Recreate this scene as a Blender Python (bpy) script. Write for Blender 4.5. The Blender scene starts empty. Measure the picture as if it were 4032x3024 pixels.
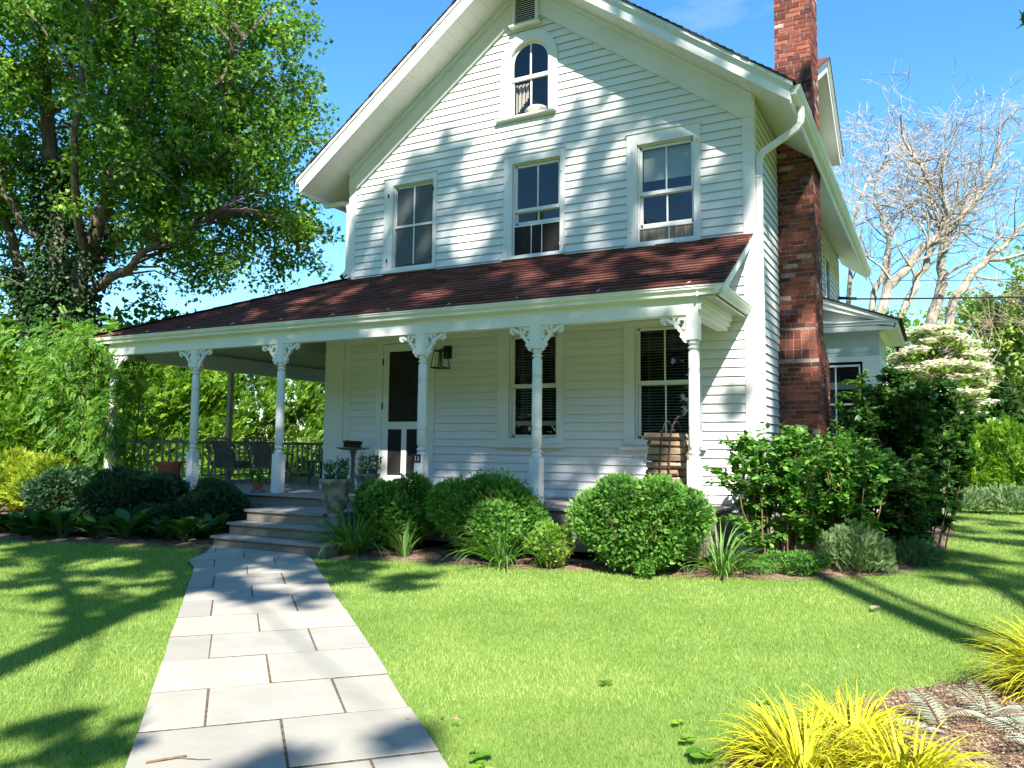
import bpy, math, random
import numpy as np
from mathutils import Vector, Matrix
R = math.radians
random.seed(11)
rng = np.random.default_rng(11)
scene = bpy.context.scene
# ------------------------------------------------------------------ camera, sky, sun, exposure
CAM = Vector((9.53064508, -11.32411928, 1.4193896))
cam_d = bpy.data.cameras.new("camera"); cam = bpy.data.objects.new("camera", cam_d)
scene.collection.objects.link(cam); scene.camera = cam
fw = Vector((-0.47228073, 0.87769055, 0.08130321)); rt = Vector((0.88097691, 0.47303178, 0.01098233))
up = rt.cross(fw)
m = Matrix((rt, up, -fw)).transposed().to_4x4(); m.translation = CAM
cam.matrix_world = m
cam_d.sensor_width = 36; cam_d.lens = 36 * 3135.2121 / 4032
cam_d.clip_start = 0.05; cam_d.clip_end = 2000
SUN = Vector((0.596, -1.0, 1.09)).normalized()
SUN_EL = math.asin(SUN.z); SUN_AZ = math.atan2(SUN.x, SUN.y)
world = bpy.data.worlds.new("World"); scene.world = world; world.use_nodes = True
wn = world.node_tree; bg = wn.nodes["Background"]
sky = wn.nodes.new("ShaderNodeTexSky"); sky.sky_type = 'NISHITA'; sky.sun_disc = False
sky.sun_elevation = SUN_EL; sky.sun_rotation = SUN_AZ
sky.air_density = 1.0; sky.dust_density = 0.1; sky.ozone_density = 4.0; sky.altitude = 0
hsv = wn.nodes.new("ShaderNodeHueSaturation"); hsv.inputs['Hue'].default_value = 0.493; hsv.inputs['Saturation'].default_value = 1.22; hsv.inputs['Value'].default_value = 1.12
wtc = wn.nodes.new("ShaderNodeTexCoord"); wmp = wn.nodes.new("ShaderNodeMapping"); wmp.inputs['Scale'].default_value = (2.2, 2.2, 7.0); wn.links.new(wtc.outputs['Generated'], wmp.inputs[0])
wnz = wn.nodes.new("ShaderNodeTexNoise"); wnz.inputs['Scale'].default_value = 1.6; wnz.inputs['Detail'].default_value = 8; wnz.inputs['Roughness'].default_value = 0.6; wn.links.new(wmp.outputs[0], wnz.inputs['Vector'])
wmr = wn.nodes.new("ShaderNodeMapRange"); wmr.inputs[1].default_value = 0.55; wmr.inputs[2].default_value = 0.8; wmr.inputs[4].default_value = 0.35; wn.links.new(wnz.outputs[0], wmr.inputs[0])
wmx = wn.nodes.new("ShaderNodeMix"); wmx.data_type = 'RGBA'; wmx.inputs[7].default_value = (4.6, 5.2, 5.8, 1); wn.links.new(wmr.outputs[0], wmx.inputs[0])
wn.links.new(sky.outputs[0], hsv.inputs['Color']); wn.links.new(hsv.outputs[0], wmx.inputs[6]); wn.links.new(wmx.outputs[2], bg.inputs[0]); bg.inputs[1].default_value = 0.10
sl = bpy.data.lights.new("sun", 'SUN'); so = bpy.data.objects.new("sun", sl); scene.collection.objects.link(so)
sl.energy = 5.0; sl.angle = R(0.53); sl.color = (1.0, 0.94, 0.85)
so.rotation_euler = SUN.to_track_quat('Z', 'Y').to_euler(); so.location = SUN * 60
vs = scene.view_settings; vs.view_transform = 'Standard'; vs.look = 'None'; vs.gamma = 1.0; vs.exposure = 1.47
cy = scene.cycles; cy.max_bounces = 8; cy.diffuse_bounces = 4; cy.glossy_bounces = 3; cy.transmission_bounces = 4; cy.transparent_max_bounces = 8
cy.use_denoising = True
try: cy.sample_clamp_indirect = 6.0
except Exception: pass

# ------------------------------------------------------------------ materials
MATS = {}
def mat(name, col, rough=0.6, spec=0.5, var=0.0, rv=0.0, col2=None, metal=0.0, noise=None, nscale=6.0, bump=0.0, bscale=40.0, rcol=None, stretch=None):
    """col: base; col2+noise: blend by world-space noise; rcol: list of colours picked per piece by attribute rnd"""
    if name in MATS: return MATS[name]
    mt = bpy.data.materials.new(name); mt.use_nodes = True; MATS[name] = mt
    nt = mt.node_tree; b = nt.nodes["Principled BSDF"]
    b.inputs['Roughness'].default_value = rough; b.inputs['Metallic'].default_value = metal
    b.inputs['Specular IOR Level'].default_value = spec
    L = nt.links; N = nt.nodes
    tc = N.new("ShaderNodeTexCoord"); vec = tc.outputs['Object']
    if stretch:
        mp = N.new("ShaderNodeMapping"); mp.inputs['Scale'].default_value = stretch; L.new(vec, mp.inputs[0]); vec = mp.outputs[0]
    cur = None
    if rcol:
        at = N.new("ShaderNodeAttribute"); at.attribute_name = "rnd"
        cr = N.new("ShaderNodeValToRGB"); cr.color_ramp.interpolation = 'LINEAR'
        els = cr.color_ramp.elements
        for i, (p, c) in enumerate(rcol):
            e = els[i] if i < 2 else els.new(p)
            e.position = p; e.color = (*c, 1)
        L.new(at.outputs['Fac'], cr.inputs[0]); cur = cr.outputs[0]
    if noise and col2:
        nz = N.new("ShaderNodeTexNoise"); nz.inputs['Scale'].default_value = nscale; nz.inputs['Detail'].default_value = 6
        L.new(vec, nz.inputs['Vector'])
        rp = N.new("ShaderNodeMapRange"); rp.inputs[1].default_value = 0.5 - noise; rp.inputs[2].default_value = 0.5 + noise
        L.new(nz.outputs[0], rp.inputs[0])
        mx = N.new("ShaderNodeMix"); mx.data_type = 'RGBA'
        L.new(rp.outputs[0], mx.inputs[0])
        if cur: L.new(cur, mx.inputs[6])
        else: mx.inputs[6].default_value = (*col, 1)
        mx.inputs[7].default_value = (*col2, 1); cur = mx.outputs[2]
        if rcol:
            ml = N.new("ShaderNodeMath"); ml.operation = 'MULTIPLY'; ml.inputs[1].default_value = 0.45
            L.new(rp.outputs[0], ml.inputs[0]); L.new(ml.outputs[0], mx.inputs[0])
    if cur: L.new(cur, b.inputs['Base Color'])
    else: b.inputs['Base Color'].default_value = (*col, 1)
    if bump:
        n2 = N.new("ShaderNodeTexNoise"); n2.inputs['Scale'].default_value = bscale; n2.inputs['Detail'].default_value = 5
        L.new(vec, n2.inputs['Vector'])
        bp = N.new("ShaderNodeBump"); bp.inputs['Strength'].default_value = bump; bp.inputs['Distance'].default_value = 0.02
        L.new(n2.outputs[0], bp.inputs['Height']); L.new(bp.outputs[0], b.inputs['Normal'])
    return mt

def leafmat(name, cols, trans=0.35, gloss=0.08, tcol=None):
    gloss *= 0.35
    mt = bpy.data.materials.new(name); mt.use_nodes = True; MATS[name] = mt
    nt = mt.node_tree; N = nt.nodes; L = nt.links
    N.remove(N["Principled BSDF"]); out = N["Material Output"]
    at = N.new("ShaderNodeAttribute"); at.attribute_name = "rnd"
    cr = N.new("ShaderNodeValToRGB"); els = cr.color_ramp.elements
    for i, c in enumerate(cols):
        p = i / (len(cols) - 1) if len(cols) > 1 else 0
        e = els[i] if i < 2 else els.new(p)
        e.position = p; e.color = (*c, 1)
    if len(cols) == 1: els[1].color = (*cols[0], 1)
    L.new(at.outputs['Fac'], cr.inputs[0])
    df = N.new("ShaderNodeBsdfDiffuse"); tr = N.new("ShaderNodeBsdfTranslucent"); gl = N.new("ShaderNodeBsdfGlossy")
    gl.inputs['Roughness'].default_value = 0.5
    L.new(cr.outputs[0], df.inputs[0])
    hs = N.new("ShaderNodeMix"); hs.data_type = 'RGBA'; hs.blend_type = 'MULTIPLY'; hs.inputs[0].default_value = 1
    L.new(cr.outputs[0], hs.inputs[6]); hs.inputs[7].default_value = (*(tcol or (1.5, 1.6, 0.5)), 1)
    L.new(hs.outputs[2], tr.inputs[0])
    m1 = N.new("ShaderNodeMixShader"); m1.inputs[0].default_value = trans
    L.new(df.outputs[0], m1.inputs[1]); L.new(tr.outputs[0], m1.inputs[2])
    m2 = N.new("ShaderNodeMixShader"); m2.inputs[0].default_value = gloss
    L.new(m1.outputs[0], m2.inputs[1]); L.new(gl.outputs[0], m2.inputs[2]); L.new(m2.outputs[0], out.inputs[0])
    return mt

WHITE = mat("white_paint", (0.80, 0.80, 0.775), 0.45, 0.35, col2=(0.72, 0.725, 0.70), noise=0.22, nscale=2.2, bump=0.08, bscale=30)
SIDING = mat("white_siding", (0.80, 0.80, 0.78), 0.5, 0.3, rcol=[(0, (0.76, 0.76, 0.745)), (1, (0.82, 0.82, 0.80))], col2=(0.70, 0.705, 0.685), noise=0.25, nscale=3.0, bump=0.12, bscale=14, stretch=(0.35, 1, 3))
SOFFIT = mat("soffit_paint", (0.80, 0.79, 0.76), 0.5, 0.3, col2=(0.72, 0.71, 0.68), noise=0.2, nscale=1.5)
GREYP = mat("grey_green_paint", (0.50, 0.55, 0.54), 0.5, 0.3, col2=(0.44, 0.49, 0.48), noise=0.2, nscale=2)
CEIL = mat("ceiling_paint", (0.42, 0.45, 0.42), 0.55, 0.3, col2=(0.36, 0.39, 0.36), noise=0.2, nscale=3)
RAILP = mat("rail_paint", (0.50, 0.52, 0.46), 0.5, 0.3, col2=(0.38, 0.40, 0.34), noise=0.2, nscale=5)
SHING = mat("red_shingle", (0.2, 0.07, 0.05), 0.85, 0.2, rcol=[(0, (0.10, 0.038, 0.032)), (0.35, (0.14, 0.048, 0.038)), (0.7, (0.18, 0.062, 0.046)), (1, (0.13, 0.062, 0.054))], col2=(0.09, 0.045, 0.04), noise=0.2, nscale=60, bump=0.4, bscale=160)
DARKSH = mat("dark_shingle", (0.03, 0.03, 0.035), 0.9, 0.2, col2=(0.05, 0.04, 0.04), noise=0.2, nscale=30)
BRICK = mat("chimney_brick", (0.3, 0.08, 0.05), 0.85, 0.2, rcol=[(0, (0.06, 0.024, 0.021)), (0.35, (0.14, 0.042, 0.030)), (0.65, (0.24, 0.072, 0.044)), (0.9, (0.33, 0.12, 0.075)), (0.93, (0.20, 0.06, 0.04)), (0.94, (0.36, 0.29, 0.25)), (0.982, (0.44, 0.38, 0.34)), (0.986, (0.07, 0.065, 0.07)), (1, (0.07, 0.065, 0.07))], col2=(0.16, 0.055, 0.04), noise=0.16, nscale=18, bump=0.5, bscale=70)
MORTAR = mat("mortar", (0.36, 0.31, 0.27), 0.95, 0.1, col2=(0.22, 0.18, 0.15), noise=0.15, nscale=20)
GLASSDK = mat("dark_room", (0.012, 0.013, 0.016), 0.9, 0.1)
DECK = mat("weathered_boards", (0.30, 0.27, 0.24), 0.75, 0.25, rcol=[(0, (0.27, 0.245, 0.225)), (1, (0.36, 0.33, 0.30))], col2=(0.20, 0.18, 0.165), noise=0.18, nscale=5, stretch=(0.6, 9, 9), bump=0.3, bscale=12)
RISER = mat("riser_boards", (0.24, 0.215, 0.17), 0.8, 0.2, rcol=[(0, (0.22, 0.20, 0.165)), (1, (0.30, 0.265, 0.21))], col2=(0.15, 0.13, 0.10), noise=0.2, nscale=5, stretch=(0.6, 4, 8), bump=0.3, bscale=12)
BLACKM = mat("black_metal", (0.015, 0.015, 0.016), 0.4, 0.5)
SCREEN = mat("insect_screen", (0.018, 0.016, 0.015), 0.8, 0.2, col2=(0.03, 0.027, 0.025), noise=0.2, nscale=8)
GREYSCR = mat("grey_window_screen", (0.11, 0.125, 0.125), 0.6, 0.4, col2=(0.075, 0.085, 0.088), noise=0.12, nscale=45)
BLIND = mat("blind_slats", (0.42, 0.43, 0.40), 0.5, 0.3)
SHADEC = mat("window_shade", (0.50, 0.55, 0.50), 0.8, 0.1, col2=(0.43, 0.48, 0.43), noise=0.2, nscale=4)
STONE = mat("bluestone", (0.36, 0.37, 0.36), 0.9, 0.1, rcol=[(0, (0.29, 0.28, 0.25)), (0.35, (0.38, 0.36, 0.30)), (0.7, (0.34, 0.33, 0.295)), (1, (0.41, 0.385, 0.32))], col2=(0.22, 0.21, 0.18), noise=0.22, nscale=3.2, bump=0.15, bscale=12)
JOINT = mat("path_joint_sand", (0.16, 0.12, 0.085), 0.95, 0.1, col2=(0.07, 0.06, 0.04), noise=0.1, nscale=30)
SOIL = mat("garden_soil", (0.27, 0.185, 0.13), 0.95, 0.1, col2=(0.13, 0.085, 0.06), noise=0.12, nscale=14, bump=0.9, bscale=22)
TURF = mat("lawn_thatch", (0.12, 0.21, 0.04), 0.95, 0.1, col2=(0.17, 0.24, 0.055), noise=0.15, nscale=3)
BARK = mat("maple_bark", (0.20, 0.155, 0.125), 0.9, 0.15, col2=(0.10, 0.075, 0.06), noise=0.12, nscale=9, stretch=(1, 1, 0.35), bump=0.8, bscale=16)
PALEBARK = mat("pale_bark", (0.42, 0.37, 0.30), 0.9, 0.15, col2=(0.25, 0.21, 0.17), noise=0.13, nscale=7, stretch=(1, 1, 0.4), bump=0.6, bscale=12)
TWIG = mat("shrub_stem", (0.20, 0.135, 0.08), 0.85, 0.15, col2=(0.12, 0.08, 0.05), noise=0.15, nscale=20)
CONC = mat("weathered_concrete", (0.30, 0.28, 0.24), 0.9, 0.15, col2=(0.13, 0.125, 0.10), noise=0.13, nscale=9, bump=0.6, bscale=35)
TERRA = mat("terracotta", (0.42, 0.13, 0.06), 0.75, 0.2, col2=(0.34, 0.11, 0.06), noise=0.2, nscale=12)
NURS = mat("green_plastic_pot", (0.03, 0.09, 0.06), 0.4, 0.4)
WICKER = mat("wicker_cane", (0.34, 0.27, 0.20), 0.6, 0.3, col2=(0.22, 0.17, 0.125), noise=0.15, nscale=25)
CUSH = mat("grey_blue_cushion", (0.22, 0.255, 0.28), 0.9, 0.1, col2=(0.18, 0.21, 0.235), noise=0.2, nscale=10)
BRONZE = mat("verdigris_metal", (0.10, 0.13, 0.12), 0.6, 0.4, col2=(0.06, 0.08, 0.075), noise=0.15, nscale=12)
WREATH = mat("vine_wreath", (0.07, 0.045, 0.035), 0.9, 0.1)
LOG = mat("split_log", (0.34, 0.23, 0.14), 0.9, 0.15, rcol=[(0, (0.22, 0.15, 0.10)), (1, (0.42, 0.30, 0.20))], col2=(0.16, 0.10, 0.07), noise=0.15, nscale=9, stretch=(0.7, 6, 6), bump=0.6, bscale=14)
NAVY = mat("navy_enamel", (0.012, 0.010, 0.07), 0.3, 0.5)
LETTER = mat("sign_white", (0.85, 0.85, 0.82), 0.5, 0.3)
FLOWER = mat("purple_flower", (0.12, 0.05, 0.20), 0.8, 0.1, rcol=[(0, (0.03, 0.012, 0.05)), (1, (0.10, 0.035, 0.13))])
PAPER = mat("lamp_glass", (0.5, 0.52, 0.48), 0.3, 0.4)

def glass_mat(name, tint=(1, 1, 1)):
    mt = bpy.data.materials.new(name); mt.use_nodes = True
    nt = mt.node_tree; N = nt.nodes; L = nt.links; N.remove(N["Principled BSDF"])
    tr = N.new("ShaderNodeBsdfTransparent"); tr.inputs[0].default_value = (*tint, 1)
    gl = N.new("ShaderNodeBsdfGlossy"); gl.inputs['Roughness'].default_value = 0.015
    nz = N.new("ShaderNodeTexNoise"); nz.inputs['Scale'].default_value = 1.7; nz.inputs['Detail'].default_value = 1
    tc = N.new("ShaderNodeTexCoord"); L.new(tc.outputs['Object'], nz.inputs['Vector'])
    bp = N.new("ShaderNodeBump"); bp.inputs['Strength'].default_value = 0.04; bp.inputs['Distance'].default_value = 0.05
    L.new(nz.outputs[0], bp.inputs['Height']); L.new(bp.outputs[0], gl.inputs['Normal'])
    lw = N.new("ShaderNodeLayerWeight"); lw.inputs[0].default_value = 0.5
    pw = N.new("ShaderNodeMath"); pw.operation = 'POWER'; pw.inputs[1].default_value = 3.5; L.new(lw.outputs['Facing'], pw.inputs[0])
    fr = N.new("ShaderNodeMath"); fr.operation = 'MULTIPLY_ADD'; fr.inputs[1].default_value = 0.6; fr.inputs[2].default_value = 0.05; L.new(pw.outputs[0], fr.inputs[0])
    mul = N.new("ShaderNodeMath"); mul.operation = 'MULTIPLY'; mul.inputs[1].default_value = 1.25; mul.use_clamp = True
    L.new(fr.outputs[0], mul.inputs[0])
    mx = N.new("ShaderNodeMixShader"); L.new(mul.outputs[0], mx.inputs[0]); L.new(tr.outputs[0], mx.inputs[1]); L.new(gl.outputs[0], mx.inputs[2])
    L.new(mx.outputs[0], N["Material Output"].inputs[0]); return mt
GLASS = glass_mat("window_glass", (0.75, 0.78, 0.78))

# ------------------------------------------------------------------ mesh builder
def link(o, parent=None):
    scene.collection.objects.link(o)
    if parent is not None:
        o.parent = parent
    return o
def wloc(o):
    v = Vector((0, 0, 0))
    while o is not None: v += o.location; o = o.parent
    return v
def tag(o, label=None, cat=None, group=None, kind=None):
    if label: o["label"] = label
    if cat: o["category"] = cat
    if group: o["group"] = group
    if kind: o["kind"] = kind
    return o
def empty(name, loc, label=None, cat=None, group=None):
    o = bpy.data.objects.new(name, None); o.empty_display_size = 0.2; scene.collection.objects.link(o)
    o.location = loc; return tag(o, label, cat, group)
def copy_tree(o, parent=None):
    c = o.copy(); scene.collection.objects.link(c); c.parent = parent
    for ch in o.children: copy_tree(ch, c)
    return c
class MB:
    def __init__(s): s.v = []; s.f = []; s.r = []; s.mi = []; s.cm = 0; s.cr = None; s.T = None
    def add(s, vs, fs, r=None):
        n = len(s.v)
        if s.T is not None: vs = [s.T @ Vector(p) for p in vs]
        s.v += [tuple(p) for p in vs]
        rr = random.random() if r is None else r
        if s.cr is not None: rr = s.cr
        for f in fs: s.f.append(tuple(i + n for i in f)); s.r.append(rr); s.mi.append(s.cm)
    def box(s, x0, x1, y0, y1, z0, z1, r=None):
        s.add([(x0,y0,z0),(x1,y0,z0),(x1,y1,z0),(x0,y1,z0),(x0,y0,z1),(x1,y0,z1),(x1,y1,z1),(x0,y1,z1)],
              [(0,3,2,1),(4,5,6,7),(0,1,5,4),(1,2,6,5),(2,3,7,6),(3,0,4,7)], r)
    def hexa(s, p, r=None):   # 8 points bottom 4 ccw, top 4
        s.add(p, [(0,3,2,1),(4,5,6,7),(0,1,5,4),(1,2,6,5),(2,3,7,6),(3,0,4,7)], r)
    def quad(s, a, b, c, d, r=None): s.add([a, b, c, d], [(0,1,2,3)], r)
    def prism(s, poly, axis, a, b, r=None):
        """poly in the plane of the two other axes (cyclic), extruded along axis from a to b"""
        def P(u, v, w):
            return (w, u, v) if axis == 0 else ((u, w, v) if axis == 1 else (u, v, w))
        n = len(poly); vs = [P(u, v, a) for u, v in poly] + [P(u, v, b) for u, v in poly]
        fs = [tuple(range(n)), tuple(range(2*n-1, n-1, -1))]
        for i in range(n): j = (i+1) % n; fs.append((i, i+n, j+n, j))
        s.add(vs, fs, r)
    def tube(s, pts, rad, n=6, cap=True, r=None):
        pts = [Vector(p) for p in pts]
        if not hasattr(rad, '__len__'): rad = [rad]*len(pts)
        vs = []; prev = None
        for i, p in enumerate(pts):
            t = (pts[min(i+1, len(pts)-1)] - pts[max(i-1, 0)])
            if t.length < 1e-9: t = Vector((0, 0, 1))
            t.normalize()
            if prev is None:
                a = t.cross(Vector((0.13, 0.27, 0.95)));
                if a.length < 1e-3: a = t.cross(Vector((1, 0, 0)))
                a.normalize()
            else:
                a = prev - t * prev.dot(t); a.normalize()
            prev = a; b = t.cross(a)
            for k in range(n):
                th = 2*math.pi*k/n; vs.append(p + (a*math.cos(th) + b*math.sin(th))*rad[i])
        fs = []
        for i in range(len(pts)-1):
            for k in range(n):
                k2 = (k+1) % n; fs.append((i*n+k, i*n+k2, (i+1)*n+k2, (i+1)*n+k))
        if cap: fs.append(tuple(range(n-1, -1, -1))); fs.append(tuple((len(pts)-1)*n + k for k in range(n)))
        s.add(vs, fs, r)
    def lathe(s, cx, cy_, prof, n=24, r=None):
        vs = [];
        for (rr, z) in prof:
            for k in range(n):
                th = 2*math.pi*k/n; vs.append((cx + rr*math.cos(th), cy_ + rr*math.sin(th), z))
        fs = []
        for i in range(len(prof)-1):
            for k in range(n):
                k2 = (k+1) % n; fs.append((i*n+k, i*n+k2, (i+1)*n+k2, (i+1)*n+k))
        fs.append(tuple(range(n-1, -1, -1))); fs.append(tuple((len(prof)-1)*n + k for k in range(n)))
        s.add(vs, fs, r)
    def build(s, name, mats, parent=None, smooth=False, local=False, bevel=0, angle=None):
        me = bpy.data.meshes.new(name)
        me.from_pydata(s.v, [], s.f)
        if not isinstance(mats, (list, tuple)): mats = [mats]
        for mm in mats: me.materials.append(mm)
        a = me.attributes.new("rnd", 'FLOAT', 'FACE'); a.data.foreach_set("value", np.array(s.r, dtype=np.float32))
        if len(mats) > 1: me.polygons.foreach_set("material_index", np.array(s.mi, dtype=np.int32))
        if smooth: me.polygons.foreach_set("use_smooth", np.ones(len(s.f), dtype=bool))
        me.update()
        if smooth and angle:
            try: me.set_sharp_from_angle(angle=R(angle))
            except Exception: pass
        o = bpy.data.objects.new(name, me); scene.collection.objects.link(o)
        if parent is not None:
            o.parent = parent
            if not local: o.location = -wloc(parent)
        if bevel:
            b = o.modifiers.new("bevel", 'BEVEL'); b.width = bevel; b.segments = 2; b.limit_method = 'ANGLE'; b.angle_limit = R(40)
        return o

# ---- fast leaf meshes
def mound_points(n, c, rad, K=7, zmin=-0.6, seed=1):
    rs = np.random.default_rng(seed); c = np.array(c); rad = np.array(rad)
    cs = [np.array([0, 0, -0.12])]; rr = [0.72]
    for k in range(K):
        a = 2*math.pi*(k + rs.uniform(-.3, .3))/K; e = rs.uniform(-0.35, 0.75); d = np.array([math.cos(a)*math.cos(e), math.sin(a)*math.cos(e), math.sin(e)]); q = rs.uniform(0.46, 0.68)
        cs.append(d*q); rr.append(rs.uniform(0.32, 0.50))
    cs = np.array(cs); rr = np.array(rr); w = rr**2/np.sum(rr**2); pick = rs.choice(len(cs), size=n*2, p=w)
    d = rs.normal(size=(n*2, 3)); d /= np.linalg.norm(d, axis=1, keepdims=True)
    sh = 1 - 0.30*rs.random(n*2)**1.5; sh = np.where(rs.random(n*2) < 0.05, rs.uniform(1.0, 1.16, n*2), sh); deep = rs.random(n*2) < 0.16; sh = np.where(deep, sh*0.65, sh)
    p = cs[pick] + d*(rr[pick]*sh)[:, None]
    dist = np.linalg.norm(p[:, None, :]-cs[None], axis=2)/rr[None]; dist[np.arange(len(p)), pick] = 9
    ok = ((dist.min(1) > 0.80) | (rs.random(len(p)) < 0.12)) & (p[:, 2] > zmin-0.25)
    p, d, sh = p[ok][:n], d[ok][:n], sh[ok][:n]
    nn = d/rad; nn /= np.linalg.norm(nn, axis=1, keepdims=True)
    return c + p*rad, nn, sh
def rot_frames(dirs, normals=None, jitter=1.0):
    """frames whose local Y runs along dirs and Z near normals"""
    n = len(dirs); d = dirs / (np.linalg.norm(dirs, axis=1, keepdims=True) + 1e-9)
    z = rng.normal(size=(n, 3)) * jitter + (normals if normals is not None else 0)
    x = np.cross(d, z); x /= (np.linalg.norm(x, axis=1, keepdims=True) + 1e-9)
    z = np.cross(x, d)
    return np.stack([x, d, z], axis=2)   # columns
def leaves(name, mt, pos, frames, size, tmpl, parent=None, rnd=None, local=False, kindmesh=None):
    tv, tf = tmpl; tv = np.array(tv, dtype=np.float64); k = len(tv); n = len(pos)
    size = np.broadcast_to(np.asarray(size, dtype=np.float64), (n,))
    V = np.einsum('nij,kj->nki', frames, tv) * size[:, None, None] + pos[:, None, :]
    me = bpy.data.meshes.new(name); me.vertices.add(n*k); me.vertices.foreach_set("co", V.reshape(-1).astype(np.float32))
    lens = np.array([len(f) for f in tf]); flat = np.concatenate([np.array(f) for f in tf])
    loops = (flat[None, :] + (np.arange(n)*k)[:, None]).reshape(-1)
    me.loops.add(len(loops)); me.loops.foreach_set("vertex_index", loops.astype(np.int32))
    nl = np.tile(lens, n); st = np.concatenate([[0], np.cumsum(nl)[:-1]])
    me.polygons.add(len(nl)); me.polygons.foreach_set("loop_start", st.astype(np.int32))
    me.update(calc_edges=True)
    if rnd is None: rnd = rng.random(n)
    a = me.attributes.new("rnd", 'FLOAT', 'FACE'); a.data.foreach_set("value", np.repeat(rnd, len(tf)).astype(np.float32))
    me.materials.append(mt)
    o = bpy.data.objects.new(name, me); scene.collection.objects.link(o)
    if parent is not None:
        o.parent = parent
        if not local: o.location = -wloc(parent)
    return o
def diamond(w=0.5, fold=0.12, off=(0, 0, 0), ang=0.0, s=1.0, tilt=0.0):
    pts = [(0, 0, 0), (w/2, 0.45, fold), (0, 1, -0.05), (-w/2, 0.45, fold)]
    ca, sa = math.cos(ang), math.sin(ang); ct, st_ = math.cos(tilt), math.sin(tilt); o = []
    for x, y, z in pts:
        x, y, z = x*s, y*s, z*s
        y, z = y*ct - z*st_, y*st_ + z*ct
        o.append((x*ca + y*sa + off[0], -x*sa + y*ca + off[1], z + off[2]))
    return o, [(0, 1, 2), (0, 2, 3)]
def merge(parts):
    V = []; F = []
    for v, f in parts:
        n = len(V); V += v; F += [tuple(i+n for i in t) for t in f]
    return V, F
LEAF = diamond(0.55, 0.10)
BROAD = ([(0,0,0),(0.28,0.22,0.06),(0.34,0.5,0.07),(0.2,0.8,0.0),(0,1,-0.08),(-0.2,0.8,0.0),(-0.34,0.5,0.07),(-0.28,0.22,0.06),(0,0.5,-0.01)],
         [(0,1,8),(1,2,8),(2,3,8),(3,4,8),(4,5,8),(5,6,8),(6,7,8),(7,0,8)])
_ml = [(0,0),(0.12,0.18),(0.42,0.08),(0.36,0.30),(0.58,0.52),(0.30,0.52),(0.24,0.70),(0,1.05),(-0.24,0.70),(-0.30,0.52),(-0.58,0.52),(-0.36,0.30),(-0.42,0.08),(-0.12,0.18)]
MAPLE = ([(x, y, 0.25*abs(x) - 0.1*y*y) for x, y in _ml], [(0,1,2,3,4,5,6,7), (0,7,8,9,10,11,12,13)])
SPRIG = merge([diamond(0.5, 0.1, (0, 0.12*i, 0), sgn*0.9, 0.42 - 0.03*i, 0.25*(i % 2)) for i in range(5) for sgn in (1, -1)] + [diamond(0.5, 0.1, (0, 0.6, 0), 0, 0.4)])
PINNATE = merge([diamond(0.42, 0.08, (0, 0.13*i, -0.01*i*i), sgn*1.05, 0.30, -0.25) for i in range(1, 6) for sgn in (1, -1)] + [diamond(0.42, 0.05, (0, 0.75, -0.3), 0, 0.3)])
TRI = ([(-0.5, 0, 0), (0.5, 0, 0), (0, 1, 0)], [(0, 1, 2)])

def unit(n):
    v = rng.normal(size=(n, 3)); return v/np.linalg.norm(v, axis=1, keepdims=True)
def lumps(dirs, seeds, amp):
    """bumpy radius factor"""
    r = np.ones(len(dirs))
    for c, w in seeds:
        r += w*np.exp(-((1 - dirs @ c)/0.035))
    return np.clip(r, 0.82, 1.0 + amp*1.1)
def blob_points(n, c, rad, amp=0.18, nl=14, zmin=-0.75, shell=0.35):
    seeds = [(u, rng.uniform(-0.8, 0.9)*amp*1.1) for u in unit(nl*3)]
    d = unit(int(n*1.6)); d = d[d[:, 2] > zmin][:n]
    r = lumps(d, seeds, amp)*(1 - shell*rng.random(len(d))**1.6); r *= np.where(rng.random(len(d)) < 0.05, rng.uniform(1.02, 1.13, len(d)), 0.98)
    p = np.array(c) + d*r[:, None]*np.array(rad)
    nn = d/np.array(rad); nn /= np.linalg.norm(nn, axis=1, keepdims=True)
    return p, nn
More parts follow.
